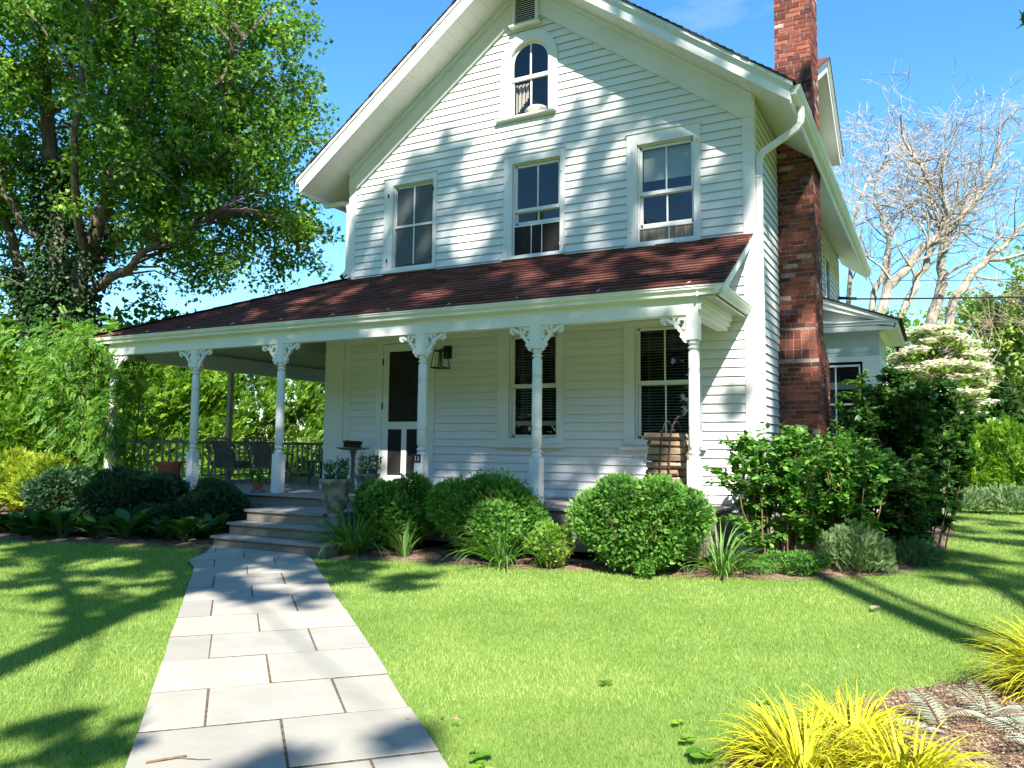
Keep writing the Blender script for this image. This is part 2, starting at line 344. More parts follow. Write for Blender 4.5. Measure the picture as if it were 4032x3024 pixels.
# ================================================================== THE HOUSE
W = 7.3; DEPTH = 10.71
house = empty("farmhouse", (3.65, 0, 0), "white clapboard farmhouse with steep front gable, red shingled wrap-around porch and brick side chimney", "house")
def soff(x): return 6.51 + 0.7373*(W/2 - abs(x - W/2))      # soffit plane height above x
HROW = 0.1283
def clap_rows(mb, axis_fn, zlo, zhi, span_fn, holes, off=0.0, phase=0.0):
    """axis_fn(u, z, d)->point with d = distance out of the wall; span_fn(z)->(u0,u1); holes: (u0,u1,z0,z1)"""
    z = zlo
    k0 = math.floor((zlo - phase)/HROW)
    k = k0
    while True:
        a = max(zlo, phase + k*HROW); b = min(zhi, phase + (k+1)*HROW); k += 1
        if a >= zhi: break
        if b - a < 1e-4: continue
        cuts = sorted({a, b} | {h for hh in holes for h in hh[2:4] if a < h < b})
        base = phase + (k-1)*HROW; rr = random.random()
        for i in range(len(cuts)-1):
            c0, c1 = cuts[i], cuts[i+1]; mid = (c0+c1)/2
            s = span_fn(mid)
            if s is None: continue
            segs = [s]
            for h in holes:
                if h[2] < mid < h[3]:
                    ns = []
                    for (p, q) in segs:
                        if h[1] <= p or h[0] >= q: ns.append((p, q)); continue
                        if h[0] > p: ns.append((p, h[0]))
                        if h[1] < q: ns.append((h[1], q))
                    segs = ns
            d0 = 0.004 + 0.019*(1 - (c0-base)/HROW); d1 = 0.004 + 0.019*(1 - (c1-base)/HROW)
            jn = None
            if span_fn(mid) and (s[1]-s[0]) > 3 and i == 0:
                jn = s[0] + random.uniform(0.15, 0.85)*(s[1]-s[0])
            if jn is not None:
                ns = []
                for (p, q) in segs:
                    if p+0.3 < jn < q-0.3: ns += [(p, jn-0.0012), (jn+0.0012, q)]
                    else: ns.append((p, q))
                segs = ns
            for (p, q) in segs:
                if q - p < 0.01: continue
                s0 = span_fn(c0) or s; s1 = span_fn(c1) or s
                pl, ph = (max(p, s0[0]), max(p, s1[0])) ; ql, qh = (min(q, s0[1]), min(q, s1[1]))
                if ql <= pl or qh <= ph: pl = ph = p; ql = qh = q
                mb.quad(axis_fn(pl, c0, d0+off), axis_fn(ql, c0, d0+off), axis_fn(qh, c1, d1+off), axis_fn(ph, c1, d1+off), rr)
                if i == 0: mb.cm = 1; mb.quad(axis_fn(pl, c0, off-0.002), axis_fn(ql, c0, off-0.002), axis_fn(ql, c0, d0+off), axis_fn(pl, c0, d0+off), rr); mb.quad(axis_fn(pl, c0, d0+off+0.0006), axis_fn(ql, c0, d0+off+0.0006), axis_fn(ql, c0+0.0016, d0+off+0.0006), axis_fn(pl, c0+0.0016, d0+off+0.0006), rr); mb.cm = 0  # lap underside and thin strip get a darker colour as a painted shadow line
F_ = lambda u, z, d: (u, -d, z)
Rt = lambda u, z, d: (W + d, u, z)
holes = [(0.985, 1.86, 4.57, 6.11), (3.415, 4.295, 4.54, 6.115), (5.57, 6.455, 4.50, 6.06), (3.34, 4.07, 6.91, 7.835),
         (3.39, 4.26, 1.52, 3.27), (5.53, 6.42, 1.52, 3.27), (0.80, 1.84, 0.60, 3.30)]
for k_ in range(12):   # curved head of the attic window
    za_ = 7.835 + k_*0.035; hw_ = math.sqrt(max(0.0, 0.447**2 - (za_+0.0175-7.835)**2))
    if hw_ > 0.03: holes.append((3.705-hw_, 3.705+hw_, za_, za_+0.035))
mb = MB()
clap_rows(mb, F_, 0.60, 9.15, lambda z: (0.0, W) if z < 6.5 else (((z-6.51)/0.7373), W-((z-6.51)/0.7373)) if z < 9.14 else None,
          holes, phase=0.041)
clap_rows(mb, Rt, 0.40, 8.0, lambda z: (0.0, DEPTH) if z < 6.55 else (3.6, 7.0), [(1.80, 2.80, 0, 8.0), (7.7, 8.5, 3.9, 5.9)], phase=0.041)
front = mb.build("wall", [SIDING, mat("clapboard_lap_shade", (0.36, 0.365, 0.34), 0.8, 0.1)], house)
mb = MB()   # plain hidden faces: left wall, back wall, gable infill behind the boards
mb.quad((0, 0.02, 3.5), (0, 0.02, 6.5), (0, DEPTH, 6.5), (0, DEPTH, 3.5)); mb.quad((-.457, 0.0, .6), (-.457, 0, 3.5), (-.457, DEPTH, 3.5), (-.457, DEPTH, .6))
mb.add([(0, DEPTH, 0.3), (W, DEPTH, 0.3), (W, DEPTH, 6.5), (W/2, DEPTH, 9.19), (0, DEPTH, 6.5)], [(0, 1, 2, 3, 4)])
mb.box(0.03, W-0.03, -0.0, DEPTH-0.03, -0.1, 0.60)
mb.build("side_wall", SIDING, house)
mb = MB()
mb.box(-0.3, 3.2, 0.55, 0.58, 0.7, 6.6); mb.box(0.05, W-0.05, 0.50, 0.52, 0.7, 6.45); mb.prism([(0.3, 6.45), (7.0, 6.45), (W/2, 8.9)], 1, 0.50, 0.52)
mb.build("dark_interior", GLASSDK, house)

# corner boards, porch-side pilaster, water table
mb = MB()
for bxs in ([(7.150, 7.322, -0.030, 0.0, 0.55, 6.19), (7.3, 7.322, 0.0, 0.11, 0.55, 6.4)], [(-0.024, 0.142, -0.030, 0.0, 4.42, 6.19), (-0.024, 0.0, 0.0, 0.12, 4.42, 6.4)], [(-0.026, 0.105, -0.028, 0.0, 0.66, 3.42)], [(W, 7.325, DEPTH-0.13, DEPTH, 3.0, 6.4)]):
    mb = MB()
    for bx in bxs: mb.box(*bx)
    mb.build("corner_board", WHITE, house, bevel=0.004)
mb = MB(); mb.box(-0.457, -0.026, -0.055, 0.05, 0.68, 3.42); mb.box(-0.50, -0.0, -0.085, 0.05, 0.66, 0.76)
mb.build("pilaster", WHITE, house, bevel=0.006)
mb = MB(); mb.box(0.105, 7.15, -0.032, 0.0, 3.30, 3.44); mb.box(0.0, W, -0.03, 0.01, 0.52, 0.66)
mb.build("trim_board", WHITE, house, bevel=0.004)

# gable frieze boards following the rake, with crown strip and lower batten
def rake_band(mb, zo0, zo1, y0, y1, xa=-0.03, side=0, xcut=None):
    """band between soffit-zo0 and soffit-zo1 (vertical offsets below the soffit), both rakes"""
    for sd in ((0, 1) if side == 0 else (side-1,)):
        X = (lambda x: x) if sd == 0 else (lambda x: W - x)
        x0 = xa; x1 = W/2 if xcut is None else xcut
        pts = [(X(x0), soff(X(x0))-zo1 if x0 >= 0 else 6.51+0.7373*x0-zo1), (X(x1), soff(X(x1))-zo1), (X(x1), soff(X(x1))-zo0), (X(x0), soff(X(x0))-zo0 if x0 >= 0 else 6.51+0.7373*x0-zo0)]
        pts = [(x, z) for x, z in pts]
        mb.prism(pts if sd == 0 else pts[::-1], 1, y0, y1)
mb = MB()
for sd in (0, 1):
    X = (lambda x: x) if sd == 0 else (lambda x: W - x)
    poly = [(X(-0.03), 6.185), (X(0.155), 6.185), (X(W/2), soff(W/2)-0.44), (X(W/2), soff(W/2)), (X(-0.03), 6.49)]
    mb.prism(poly if sd == 0 else poly[::-1], 1, -0.042, -0.002)
mb.build("frieze_board", WHITE, house, bevel=0.004)
mb = MB()
rake_band(mb, 0.002, 0.075, -0.085, -0.043, xa=0.0); rake_band(mb, 0.06, 0.10, -0.062, -0.0435, xa=0.0)
rake_band(mb, 0.395, 0.45, -0.075, -0.043, xa=0.17, side=1, xcut=3.25)
rake_band(mb, 0.425, 0.445, -0.052, -0.043, xa=0.17, side=2)
mb.build("frieze_molding", WHITE, house, bevel=0.004)
# soffit + rake fascia + roof
OV = 0.71; EX = 0.62
mb = MB()
def z_s(x): return 6.51 + 0.7373*(W/2 - abs(x-W/2))
for sd in (0, 1):
    X = (lambda x: x) if sd == 0 else (lambda x: W - x)
    a, b = -EX, W/2
    # boards running down the rake with fine seams
    nb = 22
    for i in range(nb):
        t0 = a + (b-a)*i/nb + 0.002; t1 = a + (b-a)*(i+1)/nb - 0.001; dz = 0.0
        p = [(X(t0), -OV+0.02, z_s(X(t0))), (X(t1), -OV+0.02, z_s(X(t1))), (X(t1), 0.0, z_s(X(t1))), (X(t0), 0.0, z_s(X(t0)))]
        q = [(x, y, z+0.02) for x, y, z in p]
        mb.hexa((p+q) if sd == 0 else (p[::-1]+q[::-1]))
    # eave soffit along the side, same plane
    p = [(X(-EX), 0.001, z_s(X(-EX))), (X(0), 0.001, z_s(X(0))), (X(0), DEPTH+0.9, z_s(X(0))), (X(-EX), DEPTH+0.9, z_s(X(-EX)))]
    q = [(x, y, z+0.02) for x, y, z in p]; mb.hexa((p+q) if sd == 0 else (p[::-1]+q[::-1]))
mb.build("soffit", SOFFIT, house)
mb = MB()
def rk(mb, zo0, zo1, y0, y1, xa):
    for sd in (0, 1):
        X = (lambda x: x) if sd == 0 else (lambda x: W - x)
        poly = [(X(xa), z_s(X(xa))+zo0), (X(W/2), z_s(W/2)+zo0), (X(W/2), z_s(W/2)+zo1), (X(xa), z_s(X(xa))+zo1)]
        mb.prism(poly if sd == 0 else poly[::-1], 1, y0, y1)
rk(mb, -0.035, 0.13, -OV, -OV+0.025, -EX); rk(mb, 0.131, 0.20, -OV-0.028, -OV+0.02, -EX-0.02); rk(mb, 0.165, 0.225, -OV-0.055, -OV-0.029, -EX-0.04); rk(mb, 0.10, 0.131, -OV-0.012, -OV-0.001, -EX)
mb.build("rake_fascia", WHITE, house, bevel=0.004)
roof_mb = MB()
for sd in (0, 1):   # slab plus stepped shingle courses that show along the rake
    X = (lambda x: x) if sd == 0 else (lambda x: W - x)
    n = 44; L = W/2 + EX + 0.08
    for i in range(n):
        t0 = -EX-0.08 + L*i/n; t1 = -EX-0.08 + L*(i+1)/n
        zo = 0.226; j = random.uniform(-0.012, 0.012)
        p = [(X(t0), -OV-0.075+j, z_s(X(t0))+zo), (X(t1), -OV-0.075+j, z_s(X(t1))+zo), (X(t1), DEPTH+0.95, z_s(X(t1))+zo), (X(t0), DEPTH+0.95, z_s(X(t0))+zo)]
        q = [(x, y, z+(0.034 if k in (0, 3) else 0.018)) for k, (x, y, z) in enumerate(p)]
        roof_mb.hexa((p+q) if sd == 0 else (p[::-1]+q[::-1]), 0.5)
roof = roof_mb.build("roof", DARKSH, house)

# eave gutters (K-profile) and downspouts
def gutter(mb, p0, p1, out, h=0.115, w=0.12):
    """open K gutter from p0 to p1 (its top outer edge line), out = unit vector pointing outward"""
    p0, p1, out = Vector(p0), Vector(p1), Vector(out); Z = Vector((0, 0, 1))
    prof = [(0, 0), (0, -0.015), (-0.012, -0.022), (-0.012, -0.045), (-0.05, -0.085), (-0.05, -h), (-w, -h), (-w, 0.0), (-w+0.004, 0), (-w+0.004, -h+0.004), (-0.054, -h+0.004), (-0.054, -0.083), (-0.016, -0.043), (-0.016, -0.022), (-0.004, -0.012), (-0.012, -0.001)]
    vs = [p + out*a + Z*b for p in (p0, p1) for a, b in prof]; n = len(prof)
    fs = [(i, (i+1) % n, (i+1) % n + n, i+n) for i in range(n)] + [tuple(range(8)), tuple(range(n+7, n-1, -1))]
    mb.add(vs, fs)
mb = MB()
gutter(mb, (8.045, -OV+0.02, 6.225), (8.045, 11.64, 6.225), (1, 0, 0)); mb.box(7.90, 7.925, -OV+0.03, DEPTH+0.9, 6.0, 6.2)
mb.build("eave_gutter", WHITE, house); mb = MB()
gutter(mb, (-0.745, -OV+0.02, 6.225), (-0.745, 11.64, 6.225), (-1, 0, 0)); mb.box(-0.625, -0.60, -OV+0.03, DEPTH+0.9, 6.0, 6.2)
mb.build("eave_gutter", WHITE, house)
def rtube(mb, pts, wx, wy):   # rectangular downspout
    pts = [Vector(p) for p in pts]; vs = []
    for i, p in enumerate(pts):
        t = (pts[min(i+1, len(pts)-1)] - pts[max(i-1, 0)]).normalized()
        a = Vector((0, 1, 0)); a = (a - t*a.dot(t)).normalized(); b = t.cross(a)
        for sa, sb in ((-1, -1), (1, -1), (1, 1), (-1, 1)): vs.append(p + a*wy/2*sa + b*wx/2*sb)
    fs = [(i*4+k, i*4+(k+1) % 4, (i+1)*4+(k+1) % 4, (i+1)*4+k) for i in range(len(pts)-1) for k in range(4)]
    mb.add(vs, fs + [(3, 2, 1, 0), tuple((len(pts)-1)*4+k for k in range(4))])
mb = MB()
rtube(mb, [(7.985, -0.21, 6.11), (7.985, -0.21, 5.98), (7.97, -0.20, 5.90), (7.93, -0.18, 5.85), (7.85, -0.15, 5.81), (7.55, -0.03, 5.70), (7.43, 0.02, 5.655), (7.385, 0.045, 5.61), (7.37, 0.05, 5.52), (7.37, 0.05, 4.0), (7.37, 0.05, 0.25)], 0.085, 0.065)
for z in (5.3, 3.2, 2.0): mb.box(7.322, 7.42, 0.006, 0.094, z, z+0.025)
mb.build("downspout", WHITE, house, bevel=0.006); mb = MB()
rtube(mb, [(-0.70, 0.07, 6.11), (-0.70, 0.07, 6.03), (-0.67, 0.07, 5.99), (-0.60, 0.06, 5.985), (-0.22, 0.05, 5.975), (-0.13, 0.05, 5.95), (-0.085, 0.05, 5.89), (-0.075, 0.05, 5.80), (-0.075, 0.05, 4.72), (-0.10, 0.04, 4.64), (-0.17, 0.03, 4.585)], 0.085, 0.065)
dsp = mb.build("downspout", WHITE, house, smooth=False, bevel=0.006)
mb = MB(); mb.tube([(-0.16, 0.03, 4.60), (-0.21, 0.02, 4.555)], 0.045, 8); mb.build("outlet_elbow", BLACKM, dsp)

# ---------------- windows
def window(x0, x1, z0, z1, gx0, gx1, gz0, gz1, meet, sillx, sillz, muntin=True, lower_raise=None, screen=None, shade=None, blinds=None, name="window", label=None, pane=None, latch=()):
    """casing x0..x1,z0..z1; glass gx0..gx1,gz0..gz1; meeting rail height"""
    mb = MB()
    mb.box(x0, gx0-0.055, -0.045, -0.001, z0, z1); mb.box(gx1+0.055, x1, -0.045, -0.001, z0, z1); mb.box(gx0-0.055, gx1+0.055, -0.045, -0.001, gz1+0.06, z1)
    mb.box(x0-0.02, x1+0.02, -0.062, -0.001, z1, z1+0.022)
    mb.box(gx0-0.055, gx1+0.055, -0.044, -0.001, z0, gz0-0.05) if gz0-0.05 > z0+0.01 else None
    # jamb liners
    mb.box(gx0-0.055, gx0-0.030, 0.0, 0.14, gz0-0.05, gz1+0.06); mb.box(gx1+0.030, gx1+0.055, 0.0, 0.14, gz0-0.05, gz1+0.06); mb.box(gx0-0.03, gx1+0.03, 0.0, 0.14, gz1+0.042, gz1+0.06)
    win = mb.build(name, WHITE, house, bevel=0.003)
    if label: win["label"] = label
    mb = MB(); mb.box(sillx[0], sillx[1], -0.105, 0.02, sillz[0], sillz[1]); s = mb.build("sill", WHITE, win, bevel=0.005)
    mb = MB()
    def sash(za, zb, y, mid=True):
        mb.box(gx0-0.03, gx0+0.004, y, y+0.035, za, zb); mb.box(gx1-0.004, gx1+0.03, y, y+0.035, za, zb)
        mb.box(gx0+0.004, gx1-0.004, y, y+0.035, zb-0.004, zb+0.035); mb.box(gx0+0.004, gx1-0.004, y, y+0.035, za-0.03, za+0.004)
        if mid: xm = (gx0+gx1)/2; mb.box(xm-0.011, xm+0.011, y+0.004, y+0.03, za+0.004, zb-0.004)
    lo = gz0 if lower_raise is None else lower_raise
    sash(meet+0.03, gz1, 0.035, muntin); sash(lo, meet + (0 if lower_raise is None else (lower_raise-gz0)*0.0) - 0.03, 0.072, muntin)
    mb.box(gx0-0.028, gx1+0.028, 0.032, 0.068, meet-0.022, meet+0.028)
    mb.box(gx0+0.004, gx1-0.004, 0.074, 0.104, lo-0.075, lo-0.03)
    mb.build("sash", WHITE, win, bevel=0.002)
    mb = MB(); mb.quad((gx0, 0.055, meet+0.02), (gx1, 0.055, meet+0.02), (gx1, 0.055, gz1), (gx0, 0.055, gz1)); mb.quad((gx0, 0.09, lo), (gx1, 0.09, lo), (gx1, 0.09, meet), (gx0, 0.09, meet))
    mb.build("pane", pane or GLASS, win)
    if screen == 'full':
        mb = MB(); mb.box(gx0, gx1, 0.024, 0.027, gz0, gz1); mb.build("insect_screen", GREYSCR, win)
        mb = MB(); xm = (gx0+gx1)/2; mb.box(xm-0.012, xm+0.012, 0.012, 0.023, gz0, gz1); mb.box(gx0-0.03, gx1+0.03, 0.004, 0.030, meet-0.02, meet+0.02); mb.build("screen_frame", WHITE, win)
    if lower_raise is not None:
        zt = lower_raise - 0.075; mb = MB(); zb = sillz[1]+0.02
        mb.box(gx0-0.03, gx1+0.03, 0.02, 0.035, zb, zt); mb.build("insect_screen", SCREEN if screen != 'curtain' else CURT, win)
        mb = MB()
        for t in ((0.37, 0.62) if screen != 'curtain' else (0.56,)): xx = gx0 + (gx1-gx0)*t; mb.box(xx-0.006, xx+0.006, 0.008, 0.019, zb, zt)
        mb.box(gx0-0.03, gx1+0.03, 0.008, 0.019, zb-0.02, zb+0.012); mb.box(gx0-0.03, gx1+0.03, 0.006, 0.019, zt-0.012, zt+0.006); mb.build("screen_frame", WHITE, win)
    if shade:
        mb = MB(); mb.box(gx0, gx1, 0.125, 0.129, shade, gz1); mb.build("roller_shade", SHADEC, win)
    if blinds is not None:
        mb = MB(); z = gz1 - 0.02
        while z > blinds + 0.03:
            mb.hexa([(gx0+0.005, 0.118, z-0.008), (gx1-0.005, 0.118, z-0.008), (gx1-0.005, 0.150, z+0.003), (gx0+0.005, 0.150, z+0.003), (gx0+0.005, 0.118, z-0.0065), (gx1-0.005, 0.118, z-0.0065), (gx1-0.005, 0.150, z+0.0045), (gx0+0.005, 0.150, z+0.0045)]); z -= 0.043
        for t in (0.15, 0.17, 0.85): xx = gx0+(gx1-gx0)*t; mb.box(xx-0.001, xx+0.001, 0.112, 0.114, blinds, gz1)
        if blinds > gz0 + 0.05: mb.box(gx0+0.005, gx1-0.005, 0.112, 0.15, blinds-0.07, blinds)
        mb.build("blind", BLIND, win)
    if latch:
        for (lx, lz) in latch:
            mb = MB(); mb.box(lx-0.012, lx+0.012, -0.058, -0.045, lz-0.03, lz+0.03); mb.tube([(lx, -0.055, lz-0.02), (lx+0.012, -0.075, lz-0.045)], 0.006, 5)
            mb.build("shutter_pin", BLACKM if latch[0][0] < 2 else WHITE, win)
    return win
CURT = mat("curtain_behind_screen", (0.30, 0.26, 0.20), 0.9, 0.1, col2=(0.14, 0.12, 0.10), noise=0.1, nscale=7, stretch=(4, 1, 0.3))
window(0.797, 1.923, 4.535, 6.235, 1.045, 1.80, 4.66, 6.05, 5.35, (0.79, 1.93), (4.50, 4.545), screen='full', label="upper window filled with grey insect screens", latch=((0.90, 5.93), (1.86, 5.93), (0.885, 4.75), (1.84, 4.72)))
window(3.262, 4.367, 4.53, 6.235, 3.475, 4.235, 4.62, 6.055, 5.325, (3.24, 4.38), (4.495, 4.54), lower_raise=5.14, label="upper window with its lower sash pushed half up", latch=((3.33, 5.85), (4.31, 5.9), (3.32, 4.75), (4.30, 4.68)))
window(5.412, 6.546, 4.49, 6.235, 5.63, 6.395, 4.60, 6.00, 5.30, (5.40, 6.56), (4.455, 4.50), lower_raise=4.84, screen='curtain', shade=5.52, label="upper window with half-drawn shade over the open lower sash", latch=((5.50, 5.98), (6.49, 5.98), (5.49, 4.75), (6.47, 4.62)))
window(3.19, 4.355, 1.50, 3.33, 3.452, 4.197, 1.645, 3.21, 2.43, (3.15, 4.355), (1.441, 1.497), blinds=1.87, label="porch window with blinds raised above the bottom of the glass")
window(5.365, 6.54, 1.49, 3.33, 5.59, 6.36, 1.636, 3.21, 2.42, (5.318, 6.60), (1.43, 1.484), blinds=1.64, label="porch window with blinds down to the sill")
# arched attic window
def arch_band(mb, cx, zc, r0, r1, zb, y0, y1, n=28, thick=None):
    th = [math.pi*i/n for i in range(n+1)]
    pts = [(cx - r1*math.cos(t), zc + r1*math.sin(t)) for t in th]; pin = [(cx - r0*math.cos(t), zc + r0*math.sin(t)) for t in th]
    pts = [(cx-r1, zb)] + pts + [(cx+r1, zb)]; pin = [(cx-r0, zb)] + pin + [(cx+r0, zb)]
    n2 = len(pts)
    for i in range(n2-1):
        a, b, c, d = pts[i], pts[i+1], pin[i+1], pin[i]
        mb.hexa([(a[0], y0, a[1]), (b[0], y0, b[1]), (c[0], y0, c[1]), (d[0], y0, d[1]), (a[0], y1, a[1]), (b[0], y1, b[1]), (c[0], y1, c[1]), (d[0], y1, d[1])], 0.5)
cx_, zc_ = 3.705, 7.835
mb = MB(); arch_band(mb, cx_, zc_, 0.372, 0.522, 6.90, -0.045, -0.022); arch_band(mb, cx_, zc_, 0.36, 0.374, 6.90, -0.04, 0.10)
awin = mb.build("arched_window", WHITE, house); awin["label"] = "round-topped attic window high in the gable"
mb = MB(); arch_band(mb, cx_, zc_, 0.318, 0.360, 7.62, 0.03, 0.055); mb.box(cx_-0.36, cx_+0.36, 0.028, 0.075, 7.555, 7.615); mb.box(cx_-0.012, cx_+0.012, 0.035, 0.055, 7.615, 8.16)
mb.box(cx_-0.36, cx_-0.318, 0.056, 0.085, 6.93, 7.56); mb.box(cx_+0.318, cx_+0.36, 0.056, 0.085, 6.93, 7.56); mb.box(cx_-0.318, cx_+0.318, 0.056, 0.085, 6.93, 6.985); mb.box(cx_-0.012, cx_+0.012, 0.06, 0.08, 6.985, 7.555)
mb.build("sash", WHITE, awin)
mb = MB(); mb.quad((cx_-0.33, 0.07, 6.96), (cx_+0.33, 0.07, 6.96), (cx_+0.33, 0.07, 7.58), (cx_-0.33, 0.07, 7.58))
mb.add([(cx_-0.33*math.cos(math.pi*i/24), 0.045, zc_+0.33*math.sin(math.pi*i/24)) for i in range(25)] + [(cx_+0.33, 0.045, 7.6), (cx_-0.33, 0.045, 7.6)], [tuple(range(27))])
mb.build("pane", GLASS, awin)
mb = MB(); mb.box(3.10, 4.215, -0.105, 0.02, 6.875, 6.91); mb.box(3.14, 4.18, -0.05, -0.022, 6.91, 6.935); mb.build("sill", WHITE, awin, bevel=0.004)
mb = MB()   # curtains and pillow seen inside
for i in range(7): x = cx_-0.33+0.035*i; mb.box(x, x+0.02, 0.16+0.02*(i % 2), 0.18+0.02*(i % 2), 7.05+0.04*i, 7.55)
mb.lathe(cx_+0.03, 0.24, [(0.0, 6.98), (0.19, 7.0), (0.22, 7.06), (0.16, 7.12), (0.0, 7.14)], 16); mb.box(cx_-0.3, cx_+0.3, 0.14, 0.3, 6.93, 7.0)
mb.build("curtain", mat("cream_curtain", (0.62, 0.55, 0.42), 0.9, 0.1), awin)
# gable vent
mb = MB(); mb.box(3.42, 3.47, -0.115, -0.0, 8.46, 9.02); mb.box(3.845, 3.895, -0.115, -0.0, 8.46, 9.02); mb.box(3.47, 3.845, -0.115, -0.0, 8.96, 9.02); mb.box(3.38, 3.93, -0.15, 0.0, 8.425, 8.46)
vent = mb.build("gable_vent", WHITE, house, bevel=0.003); vent["label"] = "white louvred vent under the gable peak"
mb = MB()
for i in range(14):
    z = 8.47 + i*0.035; mb.hexa([(3.47, -0.105, z), (3.845, -0.105, z), (3.845, -0.075, z+0.018), (3.47, -0.075, z+0.018), (3.47, -0.105, z+0.007), (3.845, -0.105, z+0.007), (3.845, -0.075, z+0.025), (3.47, -0.075, z+0.025)])
mb.build("louver", WHITE, vent)
mb = MB(); mb.box(3.468, 3.847, -0.068, -0.05, 8.46, 8.97); mb.build("vent_opening", GLASSDK, vent)

# ---------------- screen door
mb = MB(); mb.box(0.715, 0.855, -0.042, 0.0, 0.66, 3.30); mb.box(1.80, 1.955, -0.042, 0.0, 0.66, 3.30); mb.box(0.855, 1.80, -0.042, 0.0, 3.25, 3.30); mb.box(0.83, 1.82, -0.09, 0.0, 0.66, 0.70)
mb.build("door_casing", WHITE, house, bevel=0.003)
mb = MB(); y0, y1 = -0.036, -0.004
mb.box(0.862, 0.99, y0, y1, 0.71, 3.24); mb.box(1.668, 1.794, y0, y1, 0.71, 3.24); mb.box(0.99, 1.668, y0, y1, 3.105, 3.24); mb.box(0.99, 1.668, y0, y1, 1.74, 1.87); mb.box(0.99, 1.668, y0, y1, 0.71, 0.94); mb.box(1.285, 1.39, y0, y1, 0.94, 1.74)
door = mb.build("screen_door", WHITE, house, bevel=0.003)
mb = MB(); mb.box(0.985, 1.672, -0.022, -0.016, 0.93, 3.11); mb.build("door_screen", SCREEN, door)
for z in (2.93, 2.146, 1.20): mb = MB(); mb.box(0.848, 0.872, -0.05, -0.0365, z-0.055, z+0.055); mb.build("hinge", BLACKM, door)
mb = MB(); mb.box(1.79, 1.81, -0.052, -0.037, 1.75, 1.82); mb.tube([(1.77, -0.075, 1.77), (1.77, -0.075, 1.87)], 0.008, 6); mb.tube([(1.77, -0.036, 1.82), (1.77, -0.075, 1.82)], 0.007, 6); mb.build("door_handle", BLACKM, door)
# wall lantern
lamp = empty("wall_lantern", (2.21, -0.02, 2.9), "black metal box lantern on the wall right of the screen door", "lantern")
mb = MB(); mb.box(2.13, 2.285, -0.045, -0.02, 2.93, 3.15); mb.box(2.15, 2.20, -0.17, -0.045, 3.05, 3.09)
mb.build("back_plate", BLACKM, lamp)
mb = MB(); a = 0.075; b = 0.115; zt, zb = 3.055, 2.765; cxl, cyl = 2.15, -0.165
T = [(cxl+sx*a, cyl+sy*a, zt) for sx, sy in ((-1,-1),(1,-1),(1,1),(-1,1))]; B_ = [(cxl+sx*b, cyl+sy*b, zb) for sx, sy in ((-1,-1),(1,-1),(1,1),(-1,1))]
for i in range(4):
    mb.tube([T[i], B_[i]], 0.009, 4); mb.tube([T[i], T[(i+1) % 4]], 0.011, 4); mb.tube([B_[i], B_[(i+1) % 4]], 0.011, 4)
mb.tube([(cxl, cyl, zt+0.02), (cxl, cyl, 2.80)], 0.014, 6)
mb.build("lantern_frame", BLACKM, lamp)

# ---------------- chimney of real bricks
ch = empty("chimney_base", (0, 0, 0)); bpy.data.objects.remove(ch)
CY0, CY1, CX = 1.86, 2.79, 7.85
mb = MB(); mb.cm = 1
def zx(z):   # outer x of the stack at height z, front y, back y
    if z < 2.86: return 7.915, 1.63, 2.62+0.35
    if z < 3.36: t = (z-2.86)/0.5; return 7.915-0.065*t, 1.63+0.23*t, 2.97-0.18*t
    return CX, CY0, CY1
e = 0.006
for z0, z1 in ((0, 2.86), (3.36, 10.2)):
    x1, a, b = zx(z0+0.001); mb.box(7.30+e if z0 > 3 else 7.0, x1-e, a+e, b-e, z0, z1)
x1, a, b = zx(2.85); x2, a2, b2 = zx(3.37)
mb.hexa([(7.0, a+e, 2.86), (x1-e, a+e, 2.86), (x1-e, b-e, 2.86), (7.0, b-e, 2.86), (7.0, a2+e, 3.36), (x2-e, a2+e, 3.36), (x2-e, b2-e, 3.36), (7.0, b2-e, 3.36)])
mb.cm = 0
ch_h = 0.0735; BL = 0.215; g = 0.011
z = 0.02; row = 0
def brick_run(a, b, start):   # split [a,b] into bricks
    out = []; u = a - start
    while u < b:
        p, q = max(u, a), min(u+BL, b)
        if q - p > 0.03: out.append((p+g/2 if p > a else p, q-g/2 if q < b else q))
        u += BL
    return out
while z < 10.15:
    x1, ya, yb = zx(z + 0.02)
    inshould = 2.80 < z < 3.36
    h = ch_h - g
    st = (row % 2)*BL/2
    jit = lambda: random.uniform(-0.002, 0.004)
    xl = 7.30
    if inshould:
        if abs(z-2.80) > 0.8: pass
    for (p, q) in brick_run(xl, x1, st + (0.03 if row % 3 else 0.07)):
        j = jit(); zj = random.uniform(-0.003, 0.003)
        if inshould: continue
        mb.box(p, q, ya - j, ya+0.05, z+zj, z+h+zj)
    for (p, q) in brick_run(ya, yb, BL/2 - st):
        j = jit(); zj = random.uniform(-0.003, 0.003)
        if p <= ya + 1e-4: p = ya + 0.0008
        if not inshould or True: mb.box(x1-0.05, x1 + j, p + (0.052 if p < ya+0.01 else 0), q, z+zj, z+h+zj)
    if z > 6.6:
        for (p, q) in brick_run(ya, yb, st): mb.box(xl-0.004, xl+0.03, p, q, z, z+h)
    z += ch_h; row += 1
